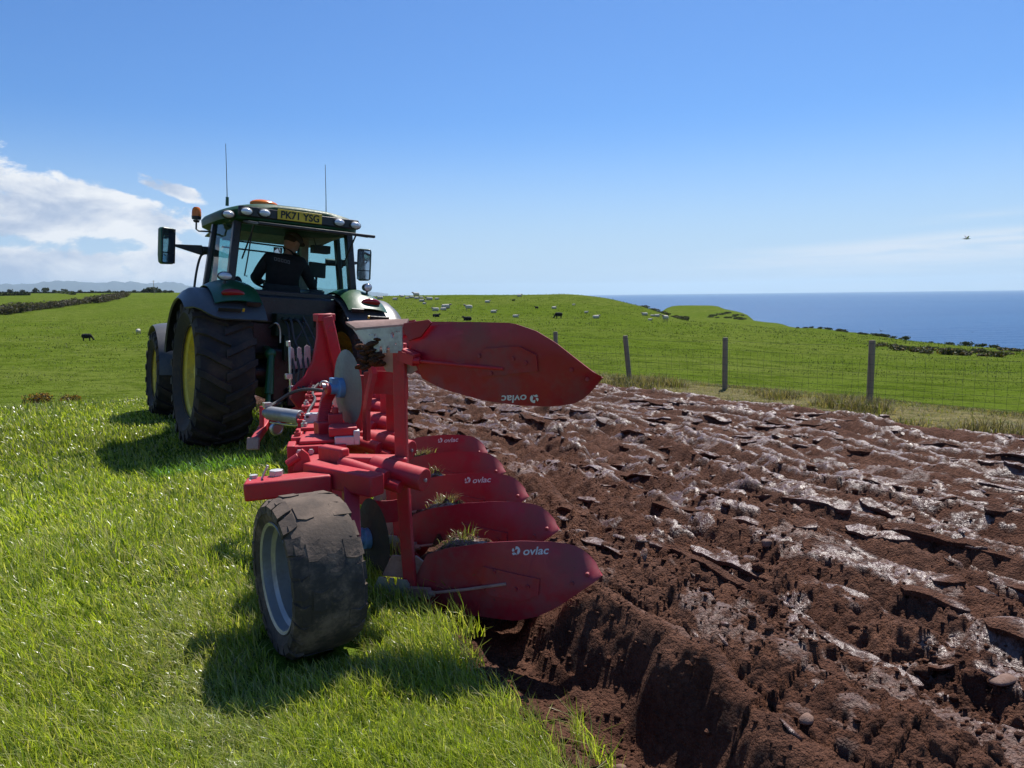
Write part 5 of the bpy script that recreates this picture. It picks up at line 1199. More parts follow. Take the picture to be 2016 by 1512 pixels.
    # ================= disc coulters
    def coulter(c, mt):
        m = MB(); Rd = 0.232
        m.lathe([(0.03, -0.022), (Rd*0.45, -0.018), (Rd*0.72, -0.006), (Rd*0.97, 0.010), (Rd, 0.012), (Rd*0.97, 0.014), (Rd*0.72, 0.002), (Rd*0.45, -0.010), (0.03, -0.014)], c, 'X', 56, True)
        d = B(m, 'disc_coulter', mt, ang=25)
        m = MB(); m.lathe([(0.0, -0.105), (0.034, -0.105), (0.036, -0.060), (0.060, -0.055), (0.062, -0.018), (0.0, -0.016)], c, 'X', 22); m.box((c[0]-0.07, c[1], c[2]+0.04), (0.05, 0.05, 0.05)); B(m, 'hub', 'blue', d, bevel=0.004)
        return d
    cT = (1.69, 4.47, 1.10); coulter(cT, 'discsteel')
    m = MB(); pts = arc([(1.605, 4.50, 1.075), (1.585, 4.52, 1.03), (1.565, 4.505, 0.97), (1.535, 4.46, 0.90), (1.52, 4.44, 0.845)], 5)
    for p, q in zip(pts[:-1], pts[1:]): m.bar(tuple(p), tuple(q+(q-p)*0.12), 0.034, 0.070, (1, 0, 0))
    m.cyl((1.565, 4.47, 1.10), (1.62, 4.47, 1.10), 0.034, n=14); m.box((1.52, 4.44, 0.86), (0.07, 0.09, 0.10)); B(m, 'coulter_arm', 'red', bevel=0.004)
    m = MB(); m.cyl((1.55, 4.48, 1.115), (1.575, 4.47, 1.115), 0.022, 0.014, 10); B(m, 'arm_bolt', 'zinc')
    m = MB(); m.box((1.60, 4.42, 0.90), (0.085, 0.085, 0.11), Mb); m.cyl((1.55, 4.36, 0.885), (1.66, 4.36, 0.885), 0.020, n=10); m.cyl((1.60, 4.42, 0.95), (1.60, 4.42, 0.99), 0.022, n=6); B(m, 'coulter_clamp', 'red', bevel=0.006)
    cL = (1.70, 4.16, 0.235); coulter(cL, 'rubber')
    m = MB()
    for p, q in (((1.605, 4.20, 0.27), (1.55, 4.26, 0.46)), ((1.55, 4.26, 0.46), (1.50, 4.32, 0.68))): m.bar(p, q, 0.034, 0.070, (1, 0, 0))
    B(m, 'coulter_arm', 'red', bevel=0.004)
    # skimmer on its bent arm beside the top disc
    m = MB(); pts = [(1.795, 4.33, 1.275), (1.805, 4.31, 1.19), (1.775, 4.31, 1.08), (1.755, 4.31, 0.98), (1.75, 4.31, 0.80)]
    for p, q in zip(pts[:-1], pts[1:]): m.bar(p, tuple(V3(*q)+nrm(V3(*q)-V3(*p))*0.01), 0.030, 0.060, (0, 1, 0))
    B(m, 'skimmer_arm', 'red', bevel=0.004)
    P = np.zeros((8, 6, 3))
    for i in range(8):
        for j in range(6): u, v = i/7, j/5; P[i, j] = (1.80+0.22*u, 4.44-0.20*u+0.04*u*u, 1.05+0.14*v-0.03*u+0.02*math.sin(PI*u))
    m = MB(); m.shell(P, 0.008); B(m, 'skimmer_board', 'redboard')
    P2 = P.copy(); P2[:, :, 2] = 2*ZC-P2[:, :, 2]; m = MB(); m.shell(P2[:, ::-1], 0.008); B(m, 'skimmer_board', 'redboard')
    # turn-over frame plates seen between the legs
    for dx, dy in ((0.10, 0.55), (0.38, 1.30)):
        m = MB(); m.prism([(-0.10, 0.30), (0.10, 0.30), (0.07, 0.80), (0.09, 1.15), (-0.05, 1.15), (-0.07, 0.80)], (1.72+dx, 4.15+dy, 0), tuple(DB), (0, 0, 1), tuple(NB), 0.03); B(m, 'side_plate', 'red', bevel=0.005)
    # ================= depth wheel and its arm
    m = MB(); m.bar((0.955, 4.005, 0.668), (1.36, 3.845, 0.690), 0.15, 0.095); arm = B(m, 'wheel_arm', 'red', bevel=0.012)
    m = MB(); m.bar((1.30, 4.02, 0.715), (1.505, 3.580, 0.697), 0.105, 0.112); B(m, 'wheel_bracket', 'red', bevel=0.010)
    m = MB(); m.bar((1.33, 4.0, 0.70), (1.45, 4.25, 0.74), 0.12, 0.10); B(m, 'wheel_beam', 'red', bevel=0.006)
    m = MB(); m.bar((1.42, 3.74, 0.66), (1.315, 3.47, 0.40), 0.06, 0.08, (1, 0, 0)); m.cyl((1.34, 3.45, 0.385), (1.05, 3.45, 0.385), 0.035, n=14); B(m, 'wheel_strut', 'red', bevel=0.006)
    m = MB(); m.cyl((1.115, 4.00, 0.720), (1.115, 4.00, 0.752), 0.037, n=6); B(m, 'bolt', 'zinc', arm, bevel=0.002)
    m = MB(); m.cyl((1.005, 4.03, 0.71), (1.005, 4.03, 0.735), 0.022, n=6); m.cyl((1.03, 3.98, 0.712), (1.062, 3.965, 0.79), 0.006, n=8); m.box((1.015, 4.0, 0.714), (0.08, 0.04, 0.006)); B(m, 'lock_pin', 'zinc', arm)
    m = MB(); m.prism([(-0.05, 0), (0.05, 0), (0.03, 0.09), (0.0, 0.12), (-0.03, 0.09)], (1.27, 4.04, 0.72), (1, -0.4, 0), (0, 0, 1), (0.4, 1, 0), 0.03); m.cyl((1.19, 4.06, 0.76), (1.25, 4.04, 0.80), 0.022, n=10); B(m, 'pivot_lug', 'red', bevel=0.004)
    wc = V3(1.090, 3.47, 0.365); RW, rr, W = 0.378, 0.250, 0.335
    m = MB(); m.cyl(tuple(wc+V3(0.02, 0, 0)), tuple(wc+V3(0.10, 0, 0)), 0.075, n=18); m.cyl(tuple(wc+V3(-0.02, 0, 0)), tuple(wc+V3(0.02, 0, 0)), 0.035, 0.05, 14)
    for k in range(5): a = 2*PI*k/5; p = wc+V3(0.040, 0.10*math.cos(a), 0.10*math.sin(a)); m.cyl(tuple(p), tuple(p-V3(0.02, 0, 0)), 0.012, n=6)
    dw = B(m, 'depth_wheel', 'rimsilver')
    h = W/2; m = MB(); prof = [(rr*0.98, -h*0.78), (rr+0.02, -h*0.90), (rr+0.06, -h*0.99), (RW-0.05, -h*0.94), (RW-0.022, -h*0.84), (RW-0.012, -h*0.5), (RW-0.010, 0), (RW-0.012, h*0.5), (RW-0.022, h*0.84), (RW-0.05, h*0.94), (rr+0.06, h*0.99), (rr+0.02, h*0.90), (rr*0.98, h*0.78)]
    m.lathe(prof, tuple(wc), n=72)
    def TP(x, a, r): return wc+V3(x, -r*math.sin(a), r*math.cos(a))
    nb = 22; rg = random.Random(9)
    for row, (x0, x1, off, dr) in enumerate(((-0.99, -0.62, 0.0, 0.032), (-0.56, -0.12, 0.5, 0.010), (-0.06, 0.36, 0.1, 0.008), (0.42, 0.97, 0.6, 0.026))):
        for k in range(nb):
            a = 2*PI*(k+off)/nb; hw = 2*PI/nb*0.40; sk = 0.05*rg.uniform(-1, 1); hh = 0.011*rg.uniform(0.0, 1.0)
            q = []
            for (fx, fa) in ((0, -1), (0.5, -0.7), (1, -1), (1, 1), (0.5, 1.25), (0, 1)):
                x = h*(x0+(x1-x0)*fx); dd = dr if (row == 0 and fx == 0) or (row == 3 and fx == 1) else 0.004
                q.append((x, a+hw*fa+sk*fx, dd))
            top = [TP(x, aa, RW-0.012-dd+hh) for x, aa, dd in q]; bot = [TP(x, aa, RW-0.045-dd) for x, aa, dd in q]
            m.add(bot+top, [(6, 7, 8, 9, 10, 11)]+[(i, (i+1) % 6, 6+(i+1) % 6, 6+i) for i in range(6)])
    B(m, 'tyre', 'muddy', dw, ang=28)
    m = MB(); prof = [(rr*0.99, -h*0.80), (rr*1.035, -h*0.87), (rr*1.025, -h*0.90), (rr*0.965, -h*0.86), (rr*0.945, -h*0.62), (rr*0.87, -h*0.52), (rr*0.85, -h*0.05), (rr*0.82, h*0.30), (rr*0.70, h*0.40), (rr*0.45, h*0.28), (rr*0.12, h*0.28), (rr*0.12, h*0.42), (rr*0.8, h*0.48), (rr, h*0.8)]
    m.lathe(prof, tuple(wc), n=56); B(m, 'rim', 'rimsilver', dw, ang=40)
    return Pl
build_plough()
# ------------------------------------------------------------------ fence
M['post'] = paint('weathered_post_wood', (0.30, 0.24, 0.165), 0.85, dirt=0.5, dirtcol=(0.20, 0.20, 0.15), scale=9, bump=0.3, spec=0.2)
M['wire'] = simple('old_fence_wire', (0.10, 0.10, 0.09), 0.6, 0.5)
def gz1(x, y): return float(ground_z(np.array([x]), np.array([y]))[0])
def build_fence():
    P = [(13.85, 1.6), (13.55, 5.0), (13.195, 8.20), (12.826, 11.317), (12.053, 13.495), (11.95, 16.28), (11.75, 19.2), (11.55, 22.3), (11.3, 25.5)]
    lean = {4: (-0.10, 0.06), 2: (0.005, 0.0), 3: (-0.005, 0.01), 5: (0.0, 0.0)}
    base = (12.6, 12.0, gz1(12.6, 12.0)); F = empty('wire_fence', base); tag(F, 'stock fence of wooden posts and wire netting along the ploughing', 'fence')
    rg = random.Random(4); tops = []
    for i, (x, y) in enumerate(P):
        z = gz1(x, y); lx, ly = lean.get(i, (rg.uniform(-.03, .03), rg.uniform(-.03, .03))); h = 1.13+rg.uniform(-.03, .03)
        m = MB(); r = 0.058; n = 12; rings = []
        for t in (-0.25, 0.0, 0.5, 0.98, 1.0):
            rr = r*(1 if t < 0.99 else 0.86)*(1+0.03*math.sin(9*t+i)); rings.append(m.ring((x+lx*t, y+ly*t, z+h*t), (lx, ly, 1), rr, n))
        vs = [q for R_ in rings for q in R_]; fs = []
        for a in range(len(rings)-1): fs += [(a*n+k, a*n+(k+1) % n, (a+1)*n+(k+1) % n, (a+1)*n+k) for k in range(n)]
        fs.append(tuple(range((len(rings)-1)*n, len(rings)*n))); m.add(vs, fs); m.build('post', M['post'], F, off=base)
        tops.append((V3(x, y, z), V3(x+lx, y+ly, z+h)))
    net = MB()
    for i in range(len(P)-1):
        (b0, t0), (b1, t1) = tops[i], tops[i+1]; n = int(np.linalg.norm(b1-b0)/0.16)
        def at(u, v): 
            p = (b0+(t0-b0)*v)*(1-u)+(b1+(t1-b1)*v)*u; p = p+V3(-0.06, 0, 0); p[2] -= 0.05*math.sin(PI*u)*v; return p
        for v in (0.06, 0.15, 0.25, 0.36, 0.48, 0.62, 0.78): net.tube([at(u, v) for u in np.linspace(0, 1, 7)], 0.0024, 3)
        net.tube([at(u, 0.95) for u in np.linspace(0, 1, 5)], 0.003, 3)
        for k in range(n+1): u = k/n; w = 0.012*math.sin(k*2.1); net.tube([at(u, 0.06), at(min(1, max(0, u+w)), 0.4), at(u, 0.78)], 0.0021, 3)
    tag(net.build('netting', M['wire'], F, off=base), kind='stuff')
build_fence()

# ------------------------------------------------------------------ sheep
M['fleece'] = simple('sheep_fleece', (0.62, 0.57, 0.48), 0.95)
M['face'] = simple('sheep_face', (0.30, 0.25, 0.20), 0.8)
M['blackwool'] = simple('black_fleece', (0.018, 0.016, 0.015), 0.95)
def sheep_mesh(pose, black):
    """about 1.15 m long, nose to -X, feet or belly at z = 0"""
    m = MB(); rg = random.Random(2); up = pose != 'lying'; zb = 0.56 if up else 0.25
    def lump(c, r, nu=14, nv=9):
        i0 = len(m.v); m.ball(c, r, None, nu, nv)
        for i in range(i0, len(m.v)): p = V3(*m.v[i]); d = p-V3(*c); m.v[i] = tuple(V3(*c)+d*(1+rg.uniform(-0.06, 0.06)))
    lump((0.05, 0, zb), (0.46, 0.25, 0.27 if up else 0.26)); lump((-0.22, 0, zb+0.02), (0.25, 0.23, 0.25)); lump((0.33, 0, zb), (0.24, 0.24, 0.25))
    nb = len(m.f)
    if pose == 'grazing': hd = [(-0.40, 0, zb+0.02), (-0.60, 0.02, 0.26), (-0.70, 0.03, 0.09)]
    elif pose == 'standing': hd = [(-0.38, 0, zb+0.12), (-0.52, 0, zb+0.30), (-0.68, 0, zb+0.24)]
    else: hd = [(-0.36, 0, zb+0.10), (-0.48, 0.03, zb+0.24), (-0.64, 0.06, zb+0.17)]
    m.tube(arc(hd, 5), list(np.linspace(0.12, 0.062, 11)), 10); m.ball(tuple((V3(*hd[1])*0.45+V3(*hd[2])*0.55)), (0.12, 0.075, 0.08), rotm('Y', R(20)), 10, 7)
    for s in (-1, 1): m.ball((hd[1][0]+0.03, hd[1][1]+s*0.10, hd[1][2]+0.02), (0.03, 0.06, 0.018), None, 8, 5)
    if up:
        for x in (-0.27, 0.36):
            for s in (-1, 1): m.tube([(x, s*0.12, 0.36), (x+0.02, s*0.12, 0.20), (x, s*0.12, 0.0)], [0.06, 0.034, 0.03], 8)
    else:
        for s in (-1, 1): m.tube([(-0.25, s*0.18, 0.08), (-0.48, s*0.19, 0.045)], [0.05, 0.035], 8)
    o = m.build('sheep', [M['blackwool'] if black else M['fleece'], M['blackwool'] if black else M['face']], None, ang=70)
    pc = len(o.data.polygons)
    for i in range(nb, pc): o.data.polygons[i].material_index = 1
    return o
SHEEP = [  # x, y, length, pose, black, heading deg, label
 (66.4, 153.6, 1.30, 'lying', 0, 10, 'white sheep lying just right of the tractor cab on the skyline'),
 (66.4, 145.8, 1.04, 'lying', 0, 170, 'white sheep lying low near the right mudguard of the tractor'),
 (73.2, 157.2, 0.90, 'lying', 0, 30, 'small white sheep at the left end of the skyline flock'),
 (71.5, 150.8, 0.87, 'lying', 0, 200, 'small white sheep second from left in the skyline flock'),
 (73.1, 152.1, 0.99, 'lying', 0, 15, 'white sheep beside the big grey one in the skyline flock'),
 (74.8, 153.3, 1.40, 'standing', 0, 20, 'biggest grey white sheep standing at the top of the skyline flock'),
 (72.2, 147.6, 1.07, 'lying', 0, 190, 'white sheep lying just under the biggest sheep of the skyline flock'),
 (74.0, 149.2, 0.87, 'lying', 0, 5, 'small white sheep right of the biggest sheep on the skyline'),
 (68.2, 137.1, 1.10, 'lying', 0, 170, 'white sheep lying at the lower edge of the skyline flock'),
 (72.5, 142.5, 1.36, 'lying', 0, 10, 'large greyish sheep lying at the right of the skyline flock'),
 (74.9, 143.7, 0.85, 'lying', 0, 190, 'small white lamb at the far right end of the skyline flock'),
 (63.2, 126.1, 0.74, 'lying', 0, 150, 'lone white lamb lying just below the skyline flock'),
 (54.8, 105.7, 1.05, 'lying', 0, 0, 'left of two white sheep lying side by side above the black one'),
 (56.6, 106.4, 0.95, 'lying', 0, 180, 'right of two white sheep lying side by side above the black one'),
 (59.6, 111.2, 1.40, 'lying', 0, 185, 'largest white sheep lying above the resting pair'),
 (59.6, 103.9, 1.15, 'standing', 0, 0, 'white sheep with raised dark head right of the resting pair'),
 (47.2, 90.8, 0.90, 'lying', 1, 185, 'black lamb lying under the pair of white sheep'),
 (45.8, 80.2, 1.00, 'lying', 1, 0, 'black sheep stretched flat above the raised mouldboard'),
 (78.0, 128.5, 0.99, 'lying', 0, 190, 'white sheep lying midway up the slope left of centre'),
 (60.3, 97.6, 0.90, 'lying', 0, 190, 'white sheep lying with head turned right on the open slope'),
 (55.6, 84.5, 0.80, 'lying', 0, 170, 'small white lamb lying low on the slope left of the grazing black sheep'),
 (84.3, 128.9, 0.61, 'lying', 1, 180, 'tiny black lamb just below the skyline'),
 (93.4, 140.4, 1.10, 'lying', 0, 200, 'white sheep lying on the crest of the hill'),
 (72.3, 103.7, 0.62, 'standing', 1, 20, 'small dark lamb standing left of a white sheep mid slope'),
 (76.0, 103.9, 0.85, 'lying', 0, 215, 'white sheep lying mid slope above the grazing black sheep'),
 (59.2, 80.0, 1.00, 'grazing', 1, 20, 'black sheep grazing on the hillside above the first fence post'),
 (85.6, 111.0, 0.55, 'lying', 0, 180, 'tiny white lamb high on the slope below the hilltop'),
 (73.2, 91.8, 0.60, 'lying', 0, 180, 'small white lamb right of the grazing black sheep'),
 (64.8, 79.2, 0.95, 'lying', 0, 205, 'white sheep lying right of the grazing black sheep'),
 (83.9, 90.6, 0.96, 'lying', 0, 10, 'leftmost white sheep of the group near the gorse'),
 (85.3, 90.3, 0.64, 'lying', 0, 150, 'small white lamb in the middle of the group near the gorse'),
 (75.7, 80.6, 0.60, 'lying', 0, 190, 'lowest small lamb of the group near the gorse'),
 (86.6, 90.6, 0.95, 'lying', 0, 190, 'white sheep lying behind the rightmost one near the gorse'),
 (79.4, 81.4, 1.15, 'standing', 0, 40, 'rightmost and largest white sheep of the group near the gorse'),
 (7.2, 99.6, 1.05, 'grazing', 1, 195, 'black sheep grazing alone in the left pasture'),
 (14.0, 111.3, 0.90, 'grazing', 0, 275, 'white sheep grazing head on left of the tractor'),
 (19.0, 118.9, 0.80, 'lying', 0, 10, 'leftmost of three white sheep showing over the front mudguard'),
 (19.7, 119.7, 0.90, 'lying', 0, 10, 'middle one of three white sheep showing over the front mudguard'),
 (20.6, 121.6, 0.98, 'lying', 0, 10, 'rightmost of three white sheep next to the big rear tyre')]
def build_sheep():
    proto = {}
    for (x, y, ln, pose, bl, hd, lab) in SHEEP:
        key = (pose, bl); src = proto.get(key)
        if src is None: o = proto[key] = sheep_mesh(pose, bl)
        else: o = src.copy(); COL.objects.link(o)
        s = ln*1.12/1.15; o.location = (x, y, gz1(x, y)-0.02); o.scale = (s, s, s); o.rotation_euler = (0, 0, R(hd)-YAW)
        tag(o, lab, 'sheep', 'sheep scattered over the pastures')
build_sheep()

# ------------------------------------------------------------------ bushes, trees
def leafy(seed, n, size, rx, ry, rz, cols, flat=0.0):
    """leaf-sized faces through a lumpy volume, plus twiggy stems; returns verts, faces, colours"""
    rg = np.random.default_rng(seed); V = []; F = []; Cc = []; nb = 0
    lumps = [(rg.uniform(-.6, .6)*rx, rg.uniform(-.6, .6)*ry, rg.uniform(0.35, 0.75)*rz, rg.uniform(.35, .6)) for _ in range(9)]
    for i in range(n):
        lx, ly, lz, lr = lumps[rg.integers(len(lumps))]; d = rg.normal(0, 1, 3); d /= np.linalg.norm(d); q = lr*rg.uniform(0.55, 1.0)**0.6
        p = np.array([lx+d[0]*q*rx, ly+d[1]*q*ry, max(0.02*rz, lz+d[2]*q*rz*0.8)])
        a = rg.normal(0, 1, 3); a /= np.linalg.norm(a); b = np.cross(a, rg.normal(0, 1, 3)); b /= max(1e-6, np.linalg.norm(b)); s = size*rg.uniform(0.6, 1.4)
        V += [p-a*s*0.5, p+b*s*0.35, p+a*s*0.6, p-b*s*0.35]; F.append((nb, nb+1, nb+2, nb+3)); nb += 4
        c = np.array(cols[rg.choice(len(cols))])*rg.uniform(0.7, 1.25); Cc += [c]*4
    return np.array(V), np.array(F), np.array(Cc)
M['leaf'] = mat_blade('bush_leaf', 0.25, 0.6, 0.25)
M['bark'] = simple('bark', (0.07, 0.055, 0.04), 0.9)
def leaf_proto(name, seed, n, size, r, cols): v, f, c = leafy(seed, n, size, *r, cols); return mesh_np(name, v, f, M['leaf'], False, {'tint': c})
def scatter(protos, spots, lab, cat, grp, smin, smax, seed, sink=0.05):
    rg = random.Random(seed); used = set()
    for i, q in enumerate(spots):
        p = protos[i % len(protos)]
        if p.name not in used: o = p; used.add(p.name)
        else: o = p.copy(); COL.objects.link(o)
        s = (q[2] if len(q) > 2 else 1.0)*rg.uniform(smin, smax); o.location = (q[0], q[1], gz1(q[0], q[1])-sink*s); o.scale = (s*rg.uniform(.9, 1.4), s*rg.uniform(.9, 1.2), s*rg.uniform(.75, 1.1)); o.rotation_euler = (0, 0, rg.uniform(0, 6.28))
        tag(o, lab, cat, grp)
BROWN = [(0.060, 0.048, 0.036), (0.085, 0.070, 0.050), (0.045, 0.050, 0.026), (0.10, 0.085, 0.055)]
DARKG = [(0.026, 0.040, 0.014), (0.040, 0.055, 0.020), (0.055, 0.058, 0.028)]
def build_bushes():
    hed = [leaf_proto('hedge_shrub', 20+k, 620, 0.34, (2.6, 2.2, 2.1), BROWN) for k in range(4)]
    pts = [(-1, 220), (2, 236), (6, 250), (10, 257), (14, 265), (18, 276), (22, 281), (24, 281), (26, 288), (29, 301), (32, 313), (35, 333), (40, 368), (44, 384)]
    sp = []
    for (a, b), (c, d) in zip(pts[:-1], pts[1:]):
        k = max(2, int(math.hypot(c-a, d-b)/2.6))
        sp += [(a+(c-a)*i/k, b+(d-b)*i/k) for i in range(k)]
    sp = [(-8, 205), (-5, 212)]+sp
    scatter(hed, sp, 'brown leafless shrub in the hedge across the left pasture', 'shrub', 'shrubs of the hedge across the left pasture', 0.70, 1.15, 5)
    co = [leaf_proto('coastal_shrub', 40+k, 420, 0.30, (1.7, 1.4, 1.15), DARKG+[(0.07, 0.06, 0.03)]) for k in range(3)]
    hill = [(108.0, 116.6), (107, 113), (106.2, 110.2), (105.5, 108), (106, 106.3), (104.4, 103.6), (102.5, 101), (101, 98.6)]
    scatter(co, [(x, y, 0.62) for x, y in hill], 'dark gorse bush growing down the shoulder of the near hill', 'bush', 'gorse bushes on the shoulder of the hill', 0.8, 1.2, 6)
    co2 = [leaf_proto('cliff_shrub', 50+k, 420, 0.30, (1.7, 1.4, 1.0), DARKG) for k in range(3)]
    ed = [(160.9, 119.5), (163.6, 119.2), (165.8, 119.1), (166.5, 117.5), (163.9, 115.3), (164.2, 113.7), (162.0, 111.6), (157, 106), (152, 101.5), (149, 99.5), (146.8, 98.8), (144.5, 95.5), (141.8, 90.7), (141.5, 89.5), (141, 87), (140.6, 85.5), (140.2, 84.3), (137, 81), (136, 79), (135, 77.5), (128, 69), (122, 63), (118, 58.5), (113, 54), (110, 51)]
    scatter(co2, ed, 'low dark bush along the cliff top beside the sea', 'bush', 'bushes along the cliff edge', 0.28, 0.7, 8)
    co3 = [leaf_proto('scrub_bush', 60+k, 420, 0.24, (1.3, 1.0, 0.62), DARKG+BROWN[:2]+[(0.20, 0.13, 0.01)]) for k in range(3)]
    sc = [(78.3, 47.6), (78.6, 46.5), (78.9, 45.1), (78.8, 43.7), (78.6, 42.3), (80.0, 41.8), (79.8, 40.1), (78.8, 38.2), (79.6, 37.2), (78.4, 35.0), (74.1, 42.8), (70.1, 40.8), (69, 38.7), (68.0, 36.8), (68.3, 35.3), (68.7, 34.1), (68.6, 31.6), (94.8, 42.9), (93.0, 40.8), (75.5, 46.6), (72, 41.8), (69.2, 33), (91, 38.5)]
    scatter(co3, sc, 'low gorse scrub in the dip beyond the last fence post', 'bush', 'gorse scrub beyond the fence', 0.4, 0.85, 9)
    co4 = [leaf_proto('headland_bush', 70+k, 300, 0.6, (4.0, 3.0, 1.6), DARKG) for k in range(2)]
    hd = [(227.0, 207.8), (242.5, 216.6), (262, 230), (246.9, 212.6), (235, 214), (207.5, 176.4), (212, 182), (216, 190), (232, 203), (252, 222), (258, 219), (222, 200), (238, 206)]
    scatter(co4, hd, 'scrubby bush on the face of the green headland', 'bush', 'bushes on the headland', 0.25, 0.6, 10)
    g = [leaf_proto('gorse_bush', 80+k, 1500, 0.022, (0.30, 0.20, 0.20), [(0.07, 0.05, 0.045), (0.10, 0.07, 0.06), (0.05, 0.055, 0.03), (0.42, 0.22, 0.012), (0.36, 0.17, 0.01)]) for k in range(2)]
    for o, (x, y), s, lab in ((g[0], (0.42, 20.3), 1.35, 'yellow flowering gorse clump at the far edge of the grass, left one'), (g[1], (0.98, 20.0), 1.0, 'smaller faded gorse clump right of the yellow flowering one')):
        o.location = (x, y, gz1(x, y)+0.02); o.scale = (s, s, s*1.25); tag(o, lab, 'bush')
    # far trees on the land's skyline
    tr = []
    for k in range(3):
        v, f, c = leafy(90+k, 260, 1.0, 3.2, 2.8, 3.4, [(0.030, 0.045, 0.018), (0.045, 0.055, 0.024)]); v[:, 2] += 1.2
        o = mesh_np('tree', v, f, M['leaf'], False, {'tint': c}); tr.append(o)
        m = MB(); m.tube([(0, 0, -0.5), (0.05, 0, 1.0), (0.1, 0.05, 2.4)], [0.25, 0.2, 0.1], 7); m.tube([(0.05, 0, 1.0), (0.8, 0.2, 2.4)], [0.13, 0.06], 6); tk = m.build('trunk', M['bark'], o)
    sp = []
    rg = random.Random(12)
    for az, r, s in ((0.1, 900, .9), (0.8, 905, .8), (1.5, 900, 1.1), (2.0, 880, 1.2), (2.5, 900, .8), (3.1, 910, 1.0), (3.9, 900, .8), (4.6, 905, .7), (5.6, 900, .7), (6.4, 900, .6), (7.1, 900, .7), (7.7, 640, .8), (7.95, 642, 1.05), (8.2, 640, 1.1), (8.45, 645, 1.0), (8.65, 640, .7), (8.95, 640, .6), (9.25, 645, .55), (-0.6, 900, .9), (-1.4, 905, 1.0), (-2.2, 900, .8)):
        sp.append((r*math.sin(R(az)), r*math.cos(R(az)), s))
    first = {}
    for i, (x, y, s) in enumerate(sp):
        p = tr[i % 3]
        if i % 3 not in first: o = p; first[i % 3] = 1
        else:
            o = p.copy(); COL.objects.link(o)
            for ch in p.children: c = ch.copy(); COL.objects.link(c); c.parent = o
        o.location = (x, y, gz1(x, y)-0.3); o.scale = (s, s, s); o.rotation_euler = (0, 0, rg.uniform(0, 6))
        tag(o, 'small dark tree on the far skyline left of the tractor', 'tree', 'trees on the far skyline')
    # far field hedges, too small to count
    V = []; F = []; Cc = []; nb = 0
    for (a0, r0, a1, r1, n) in ((-6, 900, 9.5, 905, 260), (2.6, 880, 3.6, 560, 70), (-6, 560, 1.2, 600, 90), (4.4, 1350, 9.5, 1250, 150), (-6, 1400, 6, 1420, 160)):
        for i in range(n):
            t = i/n; az = R(a0+(a1-a0)*t); r = r0+(r1-r0)*t; x, y = r*math.sin(az), r*math.cos(az); z = gz1(x, y)
            v, f, c = leafy(1000+i % 17, 12, 1.5, 1.5, 1.5, 1.6*(0.7+0.6*((i*7) % 11)/11), DARKG); V.append(v+np.array([x, y, z])); F.append(f+nb); nb += len(v); Cc.append(c)
    o = mesh_np('far_hedgerows', np.concatenate(V), np.concatenate(F), M['leaf'], False, {'tint': np.concatenate(Cc)}); tag(o, 'dark field hedges far off under the hills', 'hedge', kind='stuff')
build_bushes()
def build_pole():
    az = R(8.28); x, y = 470*math.sin(az), 470*math.cos(az); z = gz1(x, y); m = MB(); m.cyl((0, 0, -0.5), (0, 0, 7.6), 0.16, 0.12, 8); o = m.build('telegraph_pole', M['post']); o.location = (x, y, z)
    m = MB(); m.bar((-0.8, 0, 7.2), (0.8, 0, 7.2), 0.12, 0.12); m.build('crossarm', M['post'], o)
    tag(o, 'thin telegraph pole on the skyline beside the dark trees', 'pole')
build_pole()

# ------------------------------------------------------------------ birds
def bird(name, loc, span, col, roll, heading, lab, updeg):
    m = MB(); m.tube([(0, -0.30, 0), (0, -0.18, 0.01), (0, 0, 0.01), (0, 0.16, 0), (0, 0.26, 0.01), (0, 0.31, 0.0)], [0.012, 0.045, 0.07, 0.05, 0.035, 0.008], 8); m.prism([(-0.03, 0), (0.03, 0), (0.06, -0.16), (-0.06, -0.16)], (0, -0.24, 0), (1, 0, 0), (0, 1, 0), (0, 0, 1), 0.012)
    for s in (-1, 1):
        P = np.zeros((7, 4, 3))
        for i in range(7):
            t = i/6; u = R(updeg)*(1-0.7*t); x = s*(0.04+0.5*t*math.cos(R(updeg)*0.8)); z = 0.02+0.5*math.sin(R(updeg))*(t-0.35*t*t); c = 0.17*(1-0.75*t**1.5); y0 = 0.10-0.12*t*t
            for j in range(4): P[i, j] = (x, y0-c*j/3, z+0.012*math.sin(PI*j/3))
        m.shell(P if s > 0 else P[:, ::-1], 0.008)
    o = m.build(name, col); o.location = loc; o.scale = (span, span, span); o.rotation_euler = (R(roll), R(8), heading); tag(o, lab, 'bird'); return o
gw = simple('gull_feathers', (0.6, 0.6, 0.62), 0.8); cw = simple('crow_feathers', (0.012, 0.012, 0.014), 0.7)
bird('gull', (63.0, 31.65, 5.6), 0.95, gw, 0, R(-130), 'pale gull flying with raised wings against the sky', 48)
bird('crow', (73.31, 35.88, -2.2), 0.40, cw, 0, R(-60), 'black crow flying low over the sea', 35)
bird('crow', (113.8, 69.3, -4.6), 0.95, cw, 0, R(-80), 'black crow flapping above the cliff top bushes', 50)
bird('crow', (90.6, 41.6, -4.35), 0.45, cw, 0, R(-20), 'small crow skimming the scrub near the right edge', 20)

